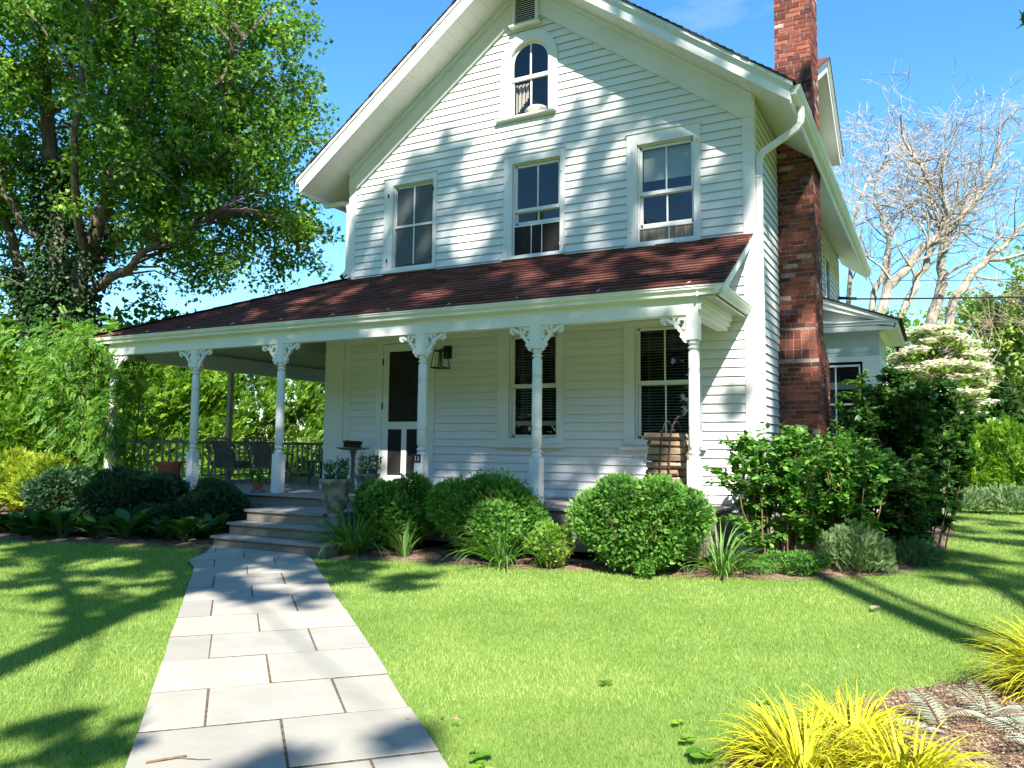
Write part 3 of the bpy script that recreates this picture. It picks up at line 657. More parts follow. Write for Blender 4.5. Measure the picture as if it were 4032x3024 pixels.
# sloping soldier courses of the shoulder, two rows of upright bricks on the front
for k in range(3):
    za = 2.87 + k*0.165; zb_ = za+0.152; 
    n = 5
    for i in range(n):
        x1a, ya_, _ = zx(za); x1b, yb__, _ = zx(zb_)
        u0 = i/n; u1 = (i+1)/n
        pa0, pa1 = 7.30+(x1a-7.30)*u0+g/2, 7.30+(x1a-7.30)*u1-g/2; pb0, pb1 = 7.30+(x1b-7.30)*u0+g/2, 7.30+(x1b-7.30)*u1-g/2
        j = random.uniform(0, 0.004)
        mb.hexa([(pa0, ya_-j, za), (pa1, ya_-j, za), (pa1, ya_+0.06, za), (pa0, ya_+0.06, za), (pb0, yb__-j, zb_), (pb1, yb__-j, zb_), (pb1, yb__+0.06, zb_), (pb0, yb__+0.06, zb_)])
chim = mb.build("chimney", [BRICK, MORTAR], house)
mb = MB()  # corbelled cap above the frame
mb.box(7.25, 7.90, CY0-0.05, CY1+0.05, 9.35, 9.50); mb.box(7.21, 7.94, CY0-0.09, CY1+0.09, 9.50, 9.62)
mb.build("chimney_cap", BRICK, chim)

# ---------------- rear cross gable (behind the chimney)
mb = MB()
ay, az = 5.285, 9.10; SL = 0.553; half = 2.23; xr = 7.70; xi = 3.6
for sg in (1, -1):
    e0 = (ay + sg*half, az - SL*half)
    p = [(xi, ay, az), (xr, ay, az), (xr, e0[0], e0[1]), (xi, e0[0], e0[1])]; q = [(x, y, z+0.02) for x, y, z in p]
    mb.hexa((p+q) if sg < 0 else (p[::-1]+q[::-1]))
sf = mb.build("cross_gable", SOFFIT, house)
mb = MB()
for sg in (1, -1):
    for (a0, a1, xx0, xx1) in ((-0.03, 0.14, xr, xr+0.025), (0.141, 0.20, xr, xr+0.055), (0.201, 0.235, xr, xr+0.075)):
        poly = [(ay, az+a0), (ay+sg*half, az-SL*half+a0), (ay+sg*half, az-SL*half+a1), (ay, az+a1)]
        mb.prism(poly if sg > 0 else poly[::-1], 0, xx0, xx1)
mb.build("fascia", WHITE, sf)
mb = MB()
for sg in (1, -1):
    hh = half+0.05
    p = [(xi, ay, az+0.236), (xr+0.09, ay, az+0.236), (xr+0.09, ay+sg*hh, az-SL*hh+0.236), (xi, ay+sg*hh, az-SL*hh+0.236)]; q = [(x, y, z+0.035) for x, y, z in p]
    mb.hexa((p+q) if sg < 0 else (p[::-1]+q[::-1]))
mb.build("shingles", SHING, sf)

# side window behind the chimney
mb = MB(); mb.box(W, W+0.045, 7.60, 7.72, 3.85, 6.0); mb.box(W, W+0.045, 8.48, 8.60, 3.85, 6.0); mb.box(W, W+0.045, 7.72, 8.48, 5.88, 6.0); mb.box(W, W+0.08, 7.55, 8.65, 3.80, 3.86)
sw = mb.build("side_window", WHITE, house); mb = MB(); mb.quad((W+0.01, 7.72, 3.86), (W+0.01, 8.48, 3.86), (W+0.01, 8.48, 5.88), (W+0.01, 7.72, 5.88)); mb.build("pane", GLASS, sw)
mb = MB(); mb.box(W-0.3, W-0.28, 7.7, 8.5, 3.8, 5.9); mb.build("dark_interior", GLASSDK, sw)

# ---------------- sunroom at the rear right
SX, SY, SY2 = 8.48, 6.5, 8.9
mb = MB(); mb.box(W, SX, SY-0.0, SY+0.02, 3.41, 3.96); mb.box(W, SX, SY-0.012, SY, 3.50, 3.52)
mb.box(SX-0.02, SX, SY+0.02, SY2, 3.41, 3.96)
sun = mb.build("sunroom", GREYP, house); sun["label"] = "low sunroom with grey frieze and windows at the back right"
mb = MB(); mb.box(8.155, SX+0.01, SY-0.02, SY+0.0, 0.2, 3.41); mb.box(W, 8.155, SY-0.02, SY, 3.30, 3.41); mb.box(W, 8.155, SY-0.02, SY, 0.2, 1.6); mb.box(W, 7.36, SY-0.02, SY, 1.6, 3.3)
mb.box(SX-0.005, SX+0.015, SY+0.001, SY2, 0.2, 1.6); mb.box(SX-0.005, SX+0.015, SY+0.001, SY+0.25, 1.6, 3.41); mb.box(SX-0.005, SX+0.015, SY+0.25, SY2, 3.28, 3.41)
for y in (7.1, 7.9, SY2-0.2): mb.box(SX-0.005, SX+0.015, y, y+0.12, 1.6, 3.28)
mb.build("wall_trim", WHITE, sun, bevel=0.004)
mb = MB(); mb.box(8.08, 8.11, SY-0.012, SY+0.03, 1.6, 3.22); mb.box(7.36, 8.11, SY-0.012, SY+0.03, 3.20, 3.24); mb.box(7.62, 7.645, SY-0.008, SY+0.02, 1.6, 3.2); mb.box(7.36, 8.08, SY-0.008, SY+0.02, 2.40, 2.44); mb.build("sash", WHITE, sun)
mb = MB(); mb.quad((7.36, SY+0.03, 1.6), (8.155, SY+0.03, 1.6), (8.155, SY+0.03, 3.3), (7.36, SY+0.03, 3.3)); mb.quad((SX-0.03, SY+0.1, 1.6), (SX-0.03, SY2, 1.6), (SX-0.03, SY2, 3.3), (SX-0.03, SY+0.1, 3.3)); mb.build("pane", GLASS, sun)
mb = MB(); mb.box(7.33, 8.3, SY+0.5, SY+0.52, 1.2, 3.5); mb.box(SX-0.5, SX-0.48, SY+0.5, SY2, 1.2, 3.5); mb.build("dark_interior", GLASSDK, sun)
mb = MB(); mb.box(7.4, 8.15, SY+0.25, SY+0.27, 2.75, 2.9); mb.build("inner_blind", BLIND, sun)
mb = MB()  # pent roof, rake and return
zr_ = lambda x: 4.62 - 0.388*(x-7.44)
mb.prism([(W, 4.02), (8.50, 4.02), (8.78, 3.965), (8.78, 4.06), (W, 4.06)], 1, SY-0.30, SY+0.1)
mb.prism([(W, 3.90), (8.75, 3.90), (8.75, 3.965), (W, 4.02)], 1, SY-0.28, SY-0.25)
mb.prism([(W, 4.07), (8.78, 4.07), (8.81, 4.10), (W, 4.10)], 1, SY-0.33, SY-0.05)
mb.prism([(W, zr_(W)-0.24), (8.5, 4.10), (8.86, zr_(8.86)-0.0), (W, zr_(W)-0.0)], 1, SY-0.27, SY-0.23)
mb.prism([(W, zr_(W)-0.10), (8.82, zr_(8.82)-0.07), (8.86, zr_(8.86)), (W, zr_(W))], 1, SY-0.32, SY-0.271)
mb.box(8.485, 8.80, SY-0.25, SY2+0.5, 3.93, 3.95); mb.box(8.80, 8.85, SY-0.3, SY2+0.5, 3.92, 4.05); mb.prism([(SX, 3.86), (SX+0.09, 3.92), (SX, 3.92)], 1, SY, SY2)
mb.build("cornice", WHITE, sun)
mb = MB(); mb.quad((W, SY-0.10, 4.10), (8.6, SY-0.10, 4.10), (8.6, SY-0.1, 4.12), (W, SY-0.1, zr_(W)-0.1)); mb.build("pediment", GREYP, sun)
mb = MB(); p = [(W, SY-0.36, zr_(W)+0.002), (8.92, SY-0.36, zr_(8.92)+0.002), (8.92, SY2+0.55, zr_(8.92)+0.002), (W, SY2+0.55, zr_(W)+0.002)]; mb.hexa(p + [(x, y, z+0.035) for x, y, z in p]); mb.build("shingles", DARKSH, sun)
# ================================================================== PORCH (parts of the house)
PY = -1.637; ZD = 0.66; ZB = 3.112
mb = MB()   # beams under the eave
mb.box(-4.45, 6.924, PY, PY+0.15, ZB, 3.36); mb.box(6.774, 6.924, PY+0.15, -0.045, ZB, 3.36)
mb.box(-4.45, -4.30, PY+0.15, 6.1, 3.06, 3.36)
mb.box(-4.45, 6.95, PY-0.012, PY-0.001, 3.31, 3.36); mb.box(6.925, 6.99, PY, -0.03, 3.24, 3.34); mb.box(6.925, 6.96, PY, -0.03, 3.17, 3.239)
mb.build("porch_beam", WHITE, house, bevel=0.004)
mb = MB()   # boarded ceiling
y = PY+0.15
while y < -0.06: mb.box(-0.2, 6.774, y, y+0.094, 3.385, 3.40); y += 0.10
y = PY+0.15
while y < 6.1: mb.box(-4.30, -0.2, y, y+0.094, 3.385, 3.40); y += 0.10
mb.box(6.924, 7.16, PY-0.06, -0.03, 3.318, 3.335)
mb.box(-1.0, -0.9, PY+0.15, 6.0, 3.2, 3.384)
mb.build("porch_ceiling", CEIL, house)
mb = MB()   # fascia and gutters
mb.box(-4.90, 7.16, PY-0.03, PY-0.013, 3.33, 3.45); mb.box(7.14, 7.16, PY-0.012, -0.03, 3.30, 3.45)
gutter(mb, (-4.93, -1.77, 3.452), (7.24, -1.77, 3.452), (0, -1, 0), h=0.115, w=0.11)
gutter(mb, (7.265, -1.765, 3.452), (7.265, -0.03, 3.452), (1, 0, 0), h=0.115, w=0.10)
gutter(mb, (-4.95, -1.76, 3.452), (-4.95, 6.3, 3.452), (-1, 0, 0), h=0.115, w=0.11)
pg = mb.build("porch_gutter", WHITE, house)
for xx in (-4.1, -3.31, -2.2, -1.12, 0.0, 1.1, 2.17, 3.28, 4.38, 5.61, 6.81):
    mb = MB(); mb.tube([(xx, -1.77, 3.455), (xx+0.005, -1.74, 3.485), (xx+0.02, -1.69, 3.515), (xx+0.04, -1.64, 3.53)], 0.007, 5); mb.build("gutter_strap", WHITE, pg)
# porch roof
E0 = Vector((-4.97, -1.755, 3.462)); E1 = Vector((7.275, -1.755, 3.462)); T0 = Vector((0, 0, 4.50)); T1 = Vector((7.275, 0, 4.50))
mb = MB()
slope_len = (Vector((0, 0, 4.50)) - Vector((0, -1.755, 3.462))).length
nrow = 17; rows = slope_len/nrow
nrm = Vector((0, -(4.50-3.462), 1.755)).normalized()
def P_front(x, v): return Vector((x, -1.755 + 1.755*v/slope_len, 3.462 + 1.038*v/slope_len))
for k in range(nrow):
    v0 = k*rows - 0.012; v1 = (k+1)*rows
    xl = -4.97*(1 - max(v0, 0)/slope_len)
    x = xl + (0.0 if k % 2 else 0.15) + random.uniform(-.05, .05) - 0.3; rr0 = random.uniform(-0.12, 0.12)
    while x < 7.29:
        wd = random.choice((0.16, 0.22, 0.305, 0.305)); a = max(x+0.004, xl); b = min(x+wd-0.004, 7.29)
        if b - a > 0.02:
            h0 = 0.019 + random.uniform(0, 0.007) + (0.009 if random.random() < .35 else 0); h1 = 0.004
            v0j = v0 - random.uniform(0, 0.008)
            p = [P_front(a, v0j), P_front(b, v0j), P_front(b, v1), P_front(a, v1)]
            q = [p[0]+nrm*h0, p[1]+nrm*h0, p[2]+nrm*h1, p[3]+nrm*h1]
            mb.hexa(p+q, min(1, max(0, random.random()*0.8 + 0.1 + rr0)))
        x += wd
# left slope courses
C0 = Vector((-4.97, -1.755, 3.462)); Ln = (T0 - Vector((-4.97, 0, 3.462))).length; nr2 = 40
nl = Vector((-(1.038), 0, 4.97)).normalized()
for k in range(nr2):
    t0, t1 = k/nr2, (k+1)/nr2
    ya, yb = -1.755*(1-t0), -1.755*(1-t1)
    y = ya - 0.1
    while y < 6.3:
        a = max(y, ya); b = min(y+0.6, 6.3)
        if b - a > 0.02:
            f = lambda t, yy: Vector((-4.97*(1-t), yy, 3.462+1.038*t))
            p = [f(t0, a), f(t1, max(a, yb)), f(t1, b), f(t0, b)]; q = [p[0]+nl*0.016, p[1]+nl*0.004, p[2]+nl*0.004, p[3]+nl*0.016]
            mb.hexa(p+q)
        y += 0.6
n = 14
for k in range(n):   # hip caps
    a = C0.lerp(T0, k/n); b = C0.lerp(T0, (k+1.15)/n); up_ = Vector((0, 0, 1)); sd = (T0-C0).cross(up_).normalized()
    p = [a - sd*0.11 + up_*0.012, b - sd*0.11 + up_*0.006, b + sd*0.11 + up_*0.006, a + sd*0.11 + up_*0.012]
    q = [a + up_*0.05, b + up_*0.036, b + up_*0.036, a + up_*0.05]
    mb.add([p[0], p[1], q[1], q[0], p[3], p[2]], [(0, 1, 2, 3), (3, 2, 5, 4), (0, 3, 4)])
proof = mb.build("porch_roof", SHING, house)
mb = MB()
U = [Vector((-4.93, -1.74, 3.455)), Vector((7.26, -1.74, 3.455)), Vector((7.26, -0.001, 4.485)), Vector((0, -0.001, 4.485)), Vector((0, 6.2, 4.485)), Vector((-4.93, 6.2, 3.455))]
mb.add(U, [(0, 1, 2, 3), (0, 3, 4, 5)])
mb.build("roof_deck", CEIL, proof)
mb = MB()  # rake trim at the right end
def rp(y, dz): return (y, 3.462 + 1.038*(y+1.755)/1.755 + dz)
mb.prism([rp(-1.74, -0.17), rp(-0.03, -0.17), rp(-0.03, -0.012), rp(-1.74, -0.012)], 0, 7.243, 7.262)
mb.prism([rp(-1.74, -0.10), rp(-1.74, -0.15), (-1.50, 3.34), (-0.03, 3.34), rp(-0.03, -0.17)], 0, 6.93, 6.95)
mb.build("rake_board", WHITE, proof)
# turned posts with scroll brackets
def post_mesh():
    mb = MB(); h = 0.075
    mb.box(-h, h, -h, h, 0, 0.64); mb.box(-h, h, -h, h, 2.14, 2.452)
    k = 0.00116; Z = lambda px: 2.80 - ZD - (px-355)*k
    R_ = 0.069
    prof = [(0.060, Z(355)), (0.062, Z(362)), (0.055, Z(370)), (0.066, Z(378)), (0.070, Z(392)), (0.063, Z(405)), (0.048, Z(414)), (0.050, Z(418)), (0.066, Z(427)), (0.073, Z(440)), (0.066, Z(452)), (0.050, Z(462)), (0.048, Z(468)),
            (0.060, Z(476)), (R_, Z(490)), (R_, Z(655))]
    for gpx in (660, 677, 694): prof += [(R_, Z(gpx)), (R_-0.008, Z(gpx+3)), (R_-0.008, Z(gpx+7)), (R_, Z(gpx+10))]
    prof += [(R_+0.001, Z(900)), (R_+0.002, Z(1275))]
    for gpx in (1282, 1299, 1316): prof += [(R_+0.002, Z(gpx)), (R_-0.007, Z(gpx+3)), (R_-0.007, Z(gpx+7)), (R_+0.002, Z(gpx+10))]
    prof += [(R_+0.001, Z(1500)), (R_-0.006, Z(1512)), (0.052, Z(1528)), (0.050, Z(1540)), (0.066, Z(1550)), (0.073, Z(1565)), (0.066, Z(1580)), (0.050, Z(1590)), (0.052, Z(1598)), (0.068, Z(1608)), (0.073, Z(1622)), (0.072, Z(1636)), (0.06, Z(1644)), (0.06, 0.64)]
    prof = [(r, z) for r, z in prof if z >= 0.64]
    mb.lathe(0, 0, prof[::-1], 28); return mb
def bracket_mesh():
    """scroll-sawn bracket in local x (away from post) / z (down from beam)"""
    mb = MB(); t = [0.0]
    def stroke(pts, wds):
        t[0] += 0.0008; y0, y1 = -0.016-t[0], 0.016+t[0]; n = len(pts)
        P = [Vector((x, z)) for x, z in pts]; Lf = []; Rg = []
        for i, p in enumerate(P):
            d = (P[min(i+1, n-1)] - P[max(i-1, 0)]).normalized(); nn = Vector((-d.y, d.x)); w = (wds[i]/2 if hasattr(wds, '__len__') else wds/2)*1.28
            Lf.append(p+nn*w); Rg.append(p-nn*w)
        for i in range(n-1):
            a, b, c, d = Lf[i], Lf[i+1], Rg[i+1], Rg[i]
            mb.hexa([(a.x, y0, a.y), (b.x, y0, b.y), (c.x, y0, c.y), (d.x, y0, d.y), (a.x, y1, a.y), (b.x, y1, b.y), (c.x, y1, c.y), (d.x, y1, d.y)], .5)
    def arc(cx, cz, r, a0, a1, n=10): return [(cx + r*math.cos(R(a0+(a1-a0)*i/n)), cz + r*math.sin(R(a0+(a1-a0)*i/n))) for i in range(n+1)]
    stroke([(0.0, -0.290), (0.03, -0.245), (0.06, -0.215), (0.10, -0.17), (0.125, -0.13), (0.14, -0.10), (0.175, -0.085), (0.215, -0.07), (0.25, -0.04), (0.30, -0.02)], [0.03, .034, .036, .036, .034, .032, .032, .034, .036, .03])  # main diagonal S
    stroke(arc(0.285, -0.055, 0.035, 100, -60, 8), 0.026); stroke([(0.29, -0.02), (0.335, -0.008)], 0.024); stroke([(0.295, -0.075), (0.275, -0.11)], [.03, .012])
    stroke(arc(0.062, -0.085, 0.050, 250, -20, 14), 0.028); stroke(arc(0.10, -0.125, 0.045, 60, -40, 7), 0.024)
    stroke([(0.0, -0.014), (0.12, -0.012), (0.19, -0.016)], 0.024); stroke([(0.012, -0.0), (0.012, -0.34)], 0.024)
    stroke(arc(0.19, -0.045, 0.030, 120, 290, 9), 0.02)
    stroke([(0.02, -0.17), (0.045, -0.16), (0.062, -0.145)], 0.022)
    stroke(arc(0.045, -0.262, 0.028, 170, -30, 8), 0.022); stroke([(0.03, -0.285), (0.055, -0.27), (0.075, -0.245)], [.04, .034, .016]); stroke([(0.01, -0.345), (0.03, -0.30)], [.012, .045])
    return mb
pm = post_mesh(); bmsh = bracket_mesh()
hl = Vector(house.location)
post0 = pm.build("porch_post", WHITE, house, smooth=True, local=True, angle=35); 
br_a = bmsh.build("scroll_bracket", WHITE, post0, local=True); br_a.location = (0.075, -0.03, 2.452)
br_b = br_a.copy(); scene.collection.objects.link(br_b); br_b.parent = post0; br_b.location = (-0.075, -0.03, 2.452); br_b.rotation_euler = (0, 0, math.pi)
posts = [-4.37, -2.10, -0.062, 2.771, 4.669, 6.849]
post_objs = []
for i, px in enumerate(posts):
    o = post0 if i == 0 else post0.copy()
    if i: scene.collection.objects.link(o); o.parent = house
    o.location = Vector((px, PY+0.075, ZD)) - hl
    if i:
        ks = [br_a, br_b] if i < 5 else [br_b]
        for b in ks: c = b.copy(); scene.collection.objects.link(c); c.parent = o
    post_objs.append(o)
post_objs[3]["label"] = "turned porch post carrying the house number"
post_objs[0]["label"] = "corner porch post wrapped in wisteria"
for yy in (1.26, 5.0): mb = MB(); mb.box(-4.45, -4.35, yy, yy+0.10, ZD, 3.06); mb.build("square_post", RAILP, house)
# railing along the left side
mb = MB(); mb.box(-4.44, -4.36, -1.48, 5.0, 1.49, 1.525); mb.box(-4.425, -4.375, -1.48, 5.0, 1.455, 1.49); mb.box(-4.42, -4.38, -1.48, 5.0, 0.76, 0.80)
rail = mb.build("porch_railing", RAILP, house, bevel=0.004)
mb = MB(); mb.box(-0.018, 0.018, -0.018, 0.018, 0.80, 1.455); bal0 = mb.build("baluster", RAILP, rail, local=True)
y = -1.393; first = True
while y < 4.95:
    o = bal0 if first else bal0.copy()
    if not first: scene.collection.objects.link(o); o.parent = rail
    o.location = Vector((-4.4, y, 0)) - wloc(rail); first = False; y += 0.168
# deck
mb = MB()
y = -1.876
while y < 6.2:
    x0 = -4.65; x1 = 6.98 if y < -0.02 else -0.457
    x = x0
    while x < x1:
        l = random.uniform(2.2, 4.2); mb.box(x+0.002, min(x+l, x1), y, min(y+0.132, 0.0 if y < -0.01 and y+0.132 > 0 else 99), ZD-0.03, ZD+random.uniform(-0.0015, 0.0015)); x += l
    y += 0.138
mb.build("porch_deck", DECK, house)
mb = MB(); mb.box(-4.62, 6.95, -1.83, -1.80, 0.12, 0.629); mb.box(6.92, 6.95, -1.8, -0.03, 0.12, 0.629); mb.box(-4.62, -4.59, -1.8, 6.0, 0.12, 0.629)
mb.build("porch_skirt", RISER, house)
steps = empty("porch_steps", (1.4, -2.6, 0)); steps.parent = house; steps.location = Vector((1.4, -2.6, 0)) - hl
for (yf, yb, z, x0, x1) in ((-2.765, -1.83, 0.495, 0.47, 1.985), (-3.084, -2.74, 0.33, 0.47, 2.45), (-3.363, -3.06, 0.165, 0.47, 2.56)):
    mb = MB(); y = yf
    while y < yb-0.03: mb.box(x0, x1, y, min(y+0.14, yb), z-0.036, z); y += 0.145
    mb.build("tread", DECK, steps, bevel=0.004)
    mb = MB(); mb.box(x0+0.03, x1-0.02, yf+0.035, yf+0.06, z-0.165, z-0.037); mb.box(x0+0.03, x0+0.06, yf+0.061, yb, z-0.165, z-0.037); mb.box(x1-0.05, x1-0.02, yf+0.061, yb, z-0.165, z-0.037)
    mb.build("riser", RISER, steps)
# house number plate on the fourth post from the left
plate = empty("house_number_sign", (2.757, -1.645, 1.27), "small navy plate with a white number 11 on the porch post by the door", "sign")
mb = MB(); mb.box(2.700, 2.814, -1.655, -1.638, 1.212, 1.328); mb.build("plate", NAVY, plate, bevel=0.002)
mb = MB()
for xx in (2.733, 2.781):
    mb.box(xx-0.005, xx+0.005, -1.658, -1.655, 1.238, 1.302); mb.box(xx-0.013, xx+0.013, -1.6585, -1.655, 1.234, 1.240); mb.hexa([(xx-0.014, -1.6584, 1.288), (xx-0.005, -1.6584, 1.293), (xx-0.005, -1.655, 1.293), (xx-0.014, -1.655, 1.288), (xx-0.014, -1.6584, 1.294), (xx-0.005, -1.6584, 1.303), (xx-0.005, -1.655, 1.303), (xx-0.014, -1.655, 1.294)])
mb.build("numeral", LETTER, plate)

# ================================================================== THINGS ON THE PORCH
def urn(x, y, z, s, sz, label, plants):
    u = empty("stone_urn", (x, y, z), label, "urn", "concrete garden urns by the steps")
    mb = MB(); prof = [(0.11, 0), (0.12, 0.03), (0.085, 0.06), (0.10, 0.08), (0.155, 0.14), (0.168, 0.22), (0.16, 0.27), (0.175, 0.34), (0.20, 0.43), (0.225, 0.47), (0.232, 0.50), (0.225, 0.52), (0.20, 0.52), (0.185, 0.47), (0.0, 0.465)]
    mb.lathe(x, y, [(r*s, z+h*s*sz) for r, h in prof], 32)
    b = mb.build("bowl", CONC, u, smooth=True, angle=50)
    mb = MB()
    for k in range(10):   # moulded garlands
        th = 2*math.pi*k/10
        for j in range(5):
            t = th + (j-2)*0.09; mb.lathe(x+0.168*s*math.cos(t), y+0.168*s*math.sin(t), [(0.0, z+s*sz*(0.205+0.012*abs(j-2))), (0.022*s, z+s*sz*(0.225+0.012*abs(j-2))), (0.016*s, z+s*sz*(0.255+0.012*abs(j-2))), (0.0, z+s*sz*(0.265+0.012*abs(j-2)))], 6)
    mb.build("garland", CONC, u, smooth=True)
    for (dx, dy, mat_, hh, fl) in plants: potted(x+dx, y+dy, z+s*sz*0.47, mat_, hh, fl)
def potted(x, y, z, pot, hh, fl, label=None, big=1.0):
    lab = label or ("low flowering plant in a green nursery pot" if hh < 0.25 else "taller purple flowering plant in a nursery pot") + (" in the front urn" if y < -2 else " in the urn on the deck")
    p = empty("potted_flower", (x, y, z), lab, "potted plant", "flowers set in the urns")
    mb = MB(); mb.lathe(x, y, [(0.055*big, z), (0.075*big, z+0.09*big), (0.082*big, z+0.09*big), (0.082*big, z+0.11*big), (0.07*big, z+0.105*big), (0, z+0.1*big)], 18); mb.build("pot", pot, p, smooth=True, angle=40)
    n = int(90*hh/0.2)
    pos = np.array([x, y, z+0.1]) + rng.normal(size=(n, 3))*np.array([0.055, 0.055, 0]) + np.stack([np.zeros(n), np.zeros(n), rng.random(n)*hh*0.75], 1)
    d = rng.normal(size=(n, 3))*0.8; d[:, 2] += 0.7
    leaves("foliage", L_MID, pos, rot_frames(d), rng.uniform(0.035, 0.07, n), LEAF, p)
    if fl:
        ns = 5; allp = []
        for k in range(ns):
            bx, by = x+rng.normal()*0.05, y+rng.normal()*0.05; top = hh*rng.uniform(0.8, 1.15)
            m_ = 22; zz = z+0.1+top*(0.55+0.45*np.arange(m_)/m_); allp.append(np.stack([bx+rng.normal(size=m_)*0.008, by+rng.normal(size=m_)*0.008, zz], 1))
        pos = np.concatenate(allp); leaves("flower_spike", FLOWER, pos, rot_frames(rng.normal(size=pos.shape)), 0.022, LEAF, p)
    return p
# foliage materials (base colours of the leaves)
L_MID = leafmat("leaf_mid", [(0.030, 0.085, 0.018), (0.050, 0.13, 0.022), (0.075, 0.17, 0.030)])
L_DARK = leafmat("leaf_dark", [(0.022, 0.075, 0.018), (0.042, 0.12, 0.026), (0.07, 0.17, 0.036)], gloss=0.10)
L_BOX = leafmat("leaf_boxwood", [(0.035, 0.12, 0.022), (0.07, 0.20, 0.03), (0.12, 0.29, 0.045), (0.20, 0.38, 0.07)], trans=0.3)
L_HOLLY = leafmat("leaf_holly", [(0.012, 0.045, 0.016), (0.022, 0.075, 0.024), (0.040, 0.11, 0.034)], trans=0.2, gloss=0.12)
L_PRIVET = leafmat("leaf_privet", [(0.07, 0.17, 0.02), (0.14, 0.29, 0.03), (0.21, 0.37, 0.04), (0.32, 0.46, 0.06)], trans=0.4)
L_MAPLE = leafmat("leaf_maple", [(0.035, 0.095, 0.014), (0.085, 0.20, 0.024), (0.17, 0.31, 0.035), (0.38, 0.46, 0.06)], trans=0.38)
L_IVY = leafmat("leaf_ivy", [(0.010, 0.035, 0.010), (0.020, 0.065, 0.016), (0.05, 0.11, 0.03)], trans=0.15, gloss=0.1)
L_YEL = leafmat("leaf_gold", [(0.14, 0.25, 0.02), (0.26, 0.38, 0.03), (0.40, 0.48, 0.04)], trans=0.4, gloss=0.05, tcol=(1.2, 1.1, 0.4))
L_HAK = leafmat("leaf_golden_grass", [(0.30, 0.22, 0.06), (0.36, 0.42, 0.03), (0.66, 0.64, 0.03), (0.76, 0.70, 0.04), (0.50, 0.56, 0.05)], trans=0.35, gloss=0.03, tcol=(1.1, 1.05, 0.4))
L_LIL = leafmat("leaf_daylily", [(0.060, 0.15, 0.035), (0.12, 0.25, 0.055), (0.20, 0.35, 0.10)], trans=0.3, gloss=0.07)
L_HOST = leafmat("leaf_hosta", [(0.018, 0.065, 0.018), (0.032, 0.10, 0.026), (0.065, 0.15, 0.032)], trans=0.3, gloss=0.08)
L_CAT = leafmat("leaf_catmint", [(0.11, 0.19, 0.07), (0.17, 0.27, 0.11), (0.24, 0.34, 0.16)], trans=0.3, gloss=0.03, tcol=(1.1, 1.2, 0.7))
L_VIB = leafmat("leaf_viburnum", [(0.035, 0.12, 0.020), (0.065, 0.19, 0.028), (0.11, 0.26, 0.04), (0.20, 0.38, 0.07)], trans=0.32, gloss=0.09)
L_WIS = leafmat("leaf_wisteria", [(0.05, 0.15, 0.02), (0.10, 0.24, 0.03), (0.20, 0.35, 0.045)], trans=0.4)
L_FERN = leafmat("leaf_painted_fern", [(0.42, 0.48, 0.34), (0.58, 0.63, 0.50), (0.34, 0.38, 0.24)], trans=0.25, gloss=0.02, tcol=(1, 1, 0.9))
L_GRASS = leafmat("leaf_grass", [(0.12, 0.205, 0.042), (0.215, 0.335, 0.074), (0.31, 0.43, 0.11), (0.48, 0.51, 0.22)], trans=0.35, gloss=0.03)
L_CON = leafmat("leaf_conifer", [(0.03, 0.075, 0.02), (0.05, 0.11, 0.03)], trans=0.1, gloss=0.03)
L_DOG = leafmat("petal_dogwood", [(0.74, 0.74, 0.56), (0.82, 0.80, 0.66), (0.86, 0.84, 0.72)], trans=0.3, gloss=0.02, tcol=(1, 1, 0.8))
L_FAR = leafmat("leaf_far_tree", [(0.05, 0.13, 0.016), (0.10, 0.23, 0.024), (0.18, 0.33, 0.04)], trans=0.35)
L_SPR = leafmat("leaf_spring_tree", [(0.14, 0.25, 0.05), (0.26, 0.38, 0.09), (0.40, 0.48, 0.15)], trans=0.4)
L_TUFT = leafmat("dry_tan", [(0.30, 0.22, 0.12), (0.38, 0.29, 0.17)], trans=0.2)

mb = MB(); mb.box(2.03, 2.37, -2.93, -2.60, 0.33, 0.455); ped = mb.build("plinth", CONC, None, bevel=0.008); tag(ped, "squat concrete plinth under the front urn", "plinth")
urn(2.20, -2.765, 0.455, 1.0, 1.02, "large weathered concrete urn on a plinth beside the steps", [(-0.09, -0.03, NURS, 0.20, True), (0.08, 0.02, NURS, 0.27, True)])
urn(1.74, -1.52, 0.66, 0.86, 0.80, "weathered concrete urn standing on the porch deck", [(-0.09, -0.0, NURS, 0.24, True), (0.09, 0.03, NURS, 0.26, True)])
pt = potted(-0.42, -1.655, 0.71, TERRA, 0.30, False, "small leafy plant in a terracotta pot on a saucer at the deck edge", 1.25); pt["group"] = ""; del pt["group"]
mb = MB(); mb.lathe(-0.42, -1.655, [(0.09, 0.661), (0.118, 0.665), (0.122, 0.70), (0.112, 0.70), (0.10, 0.685), (0, 0.685)], 20); mb.build("saucer", CONC, pt, smooth=True, angle=40)
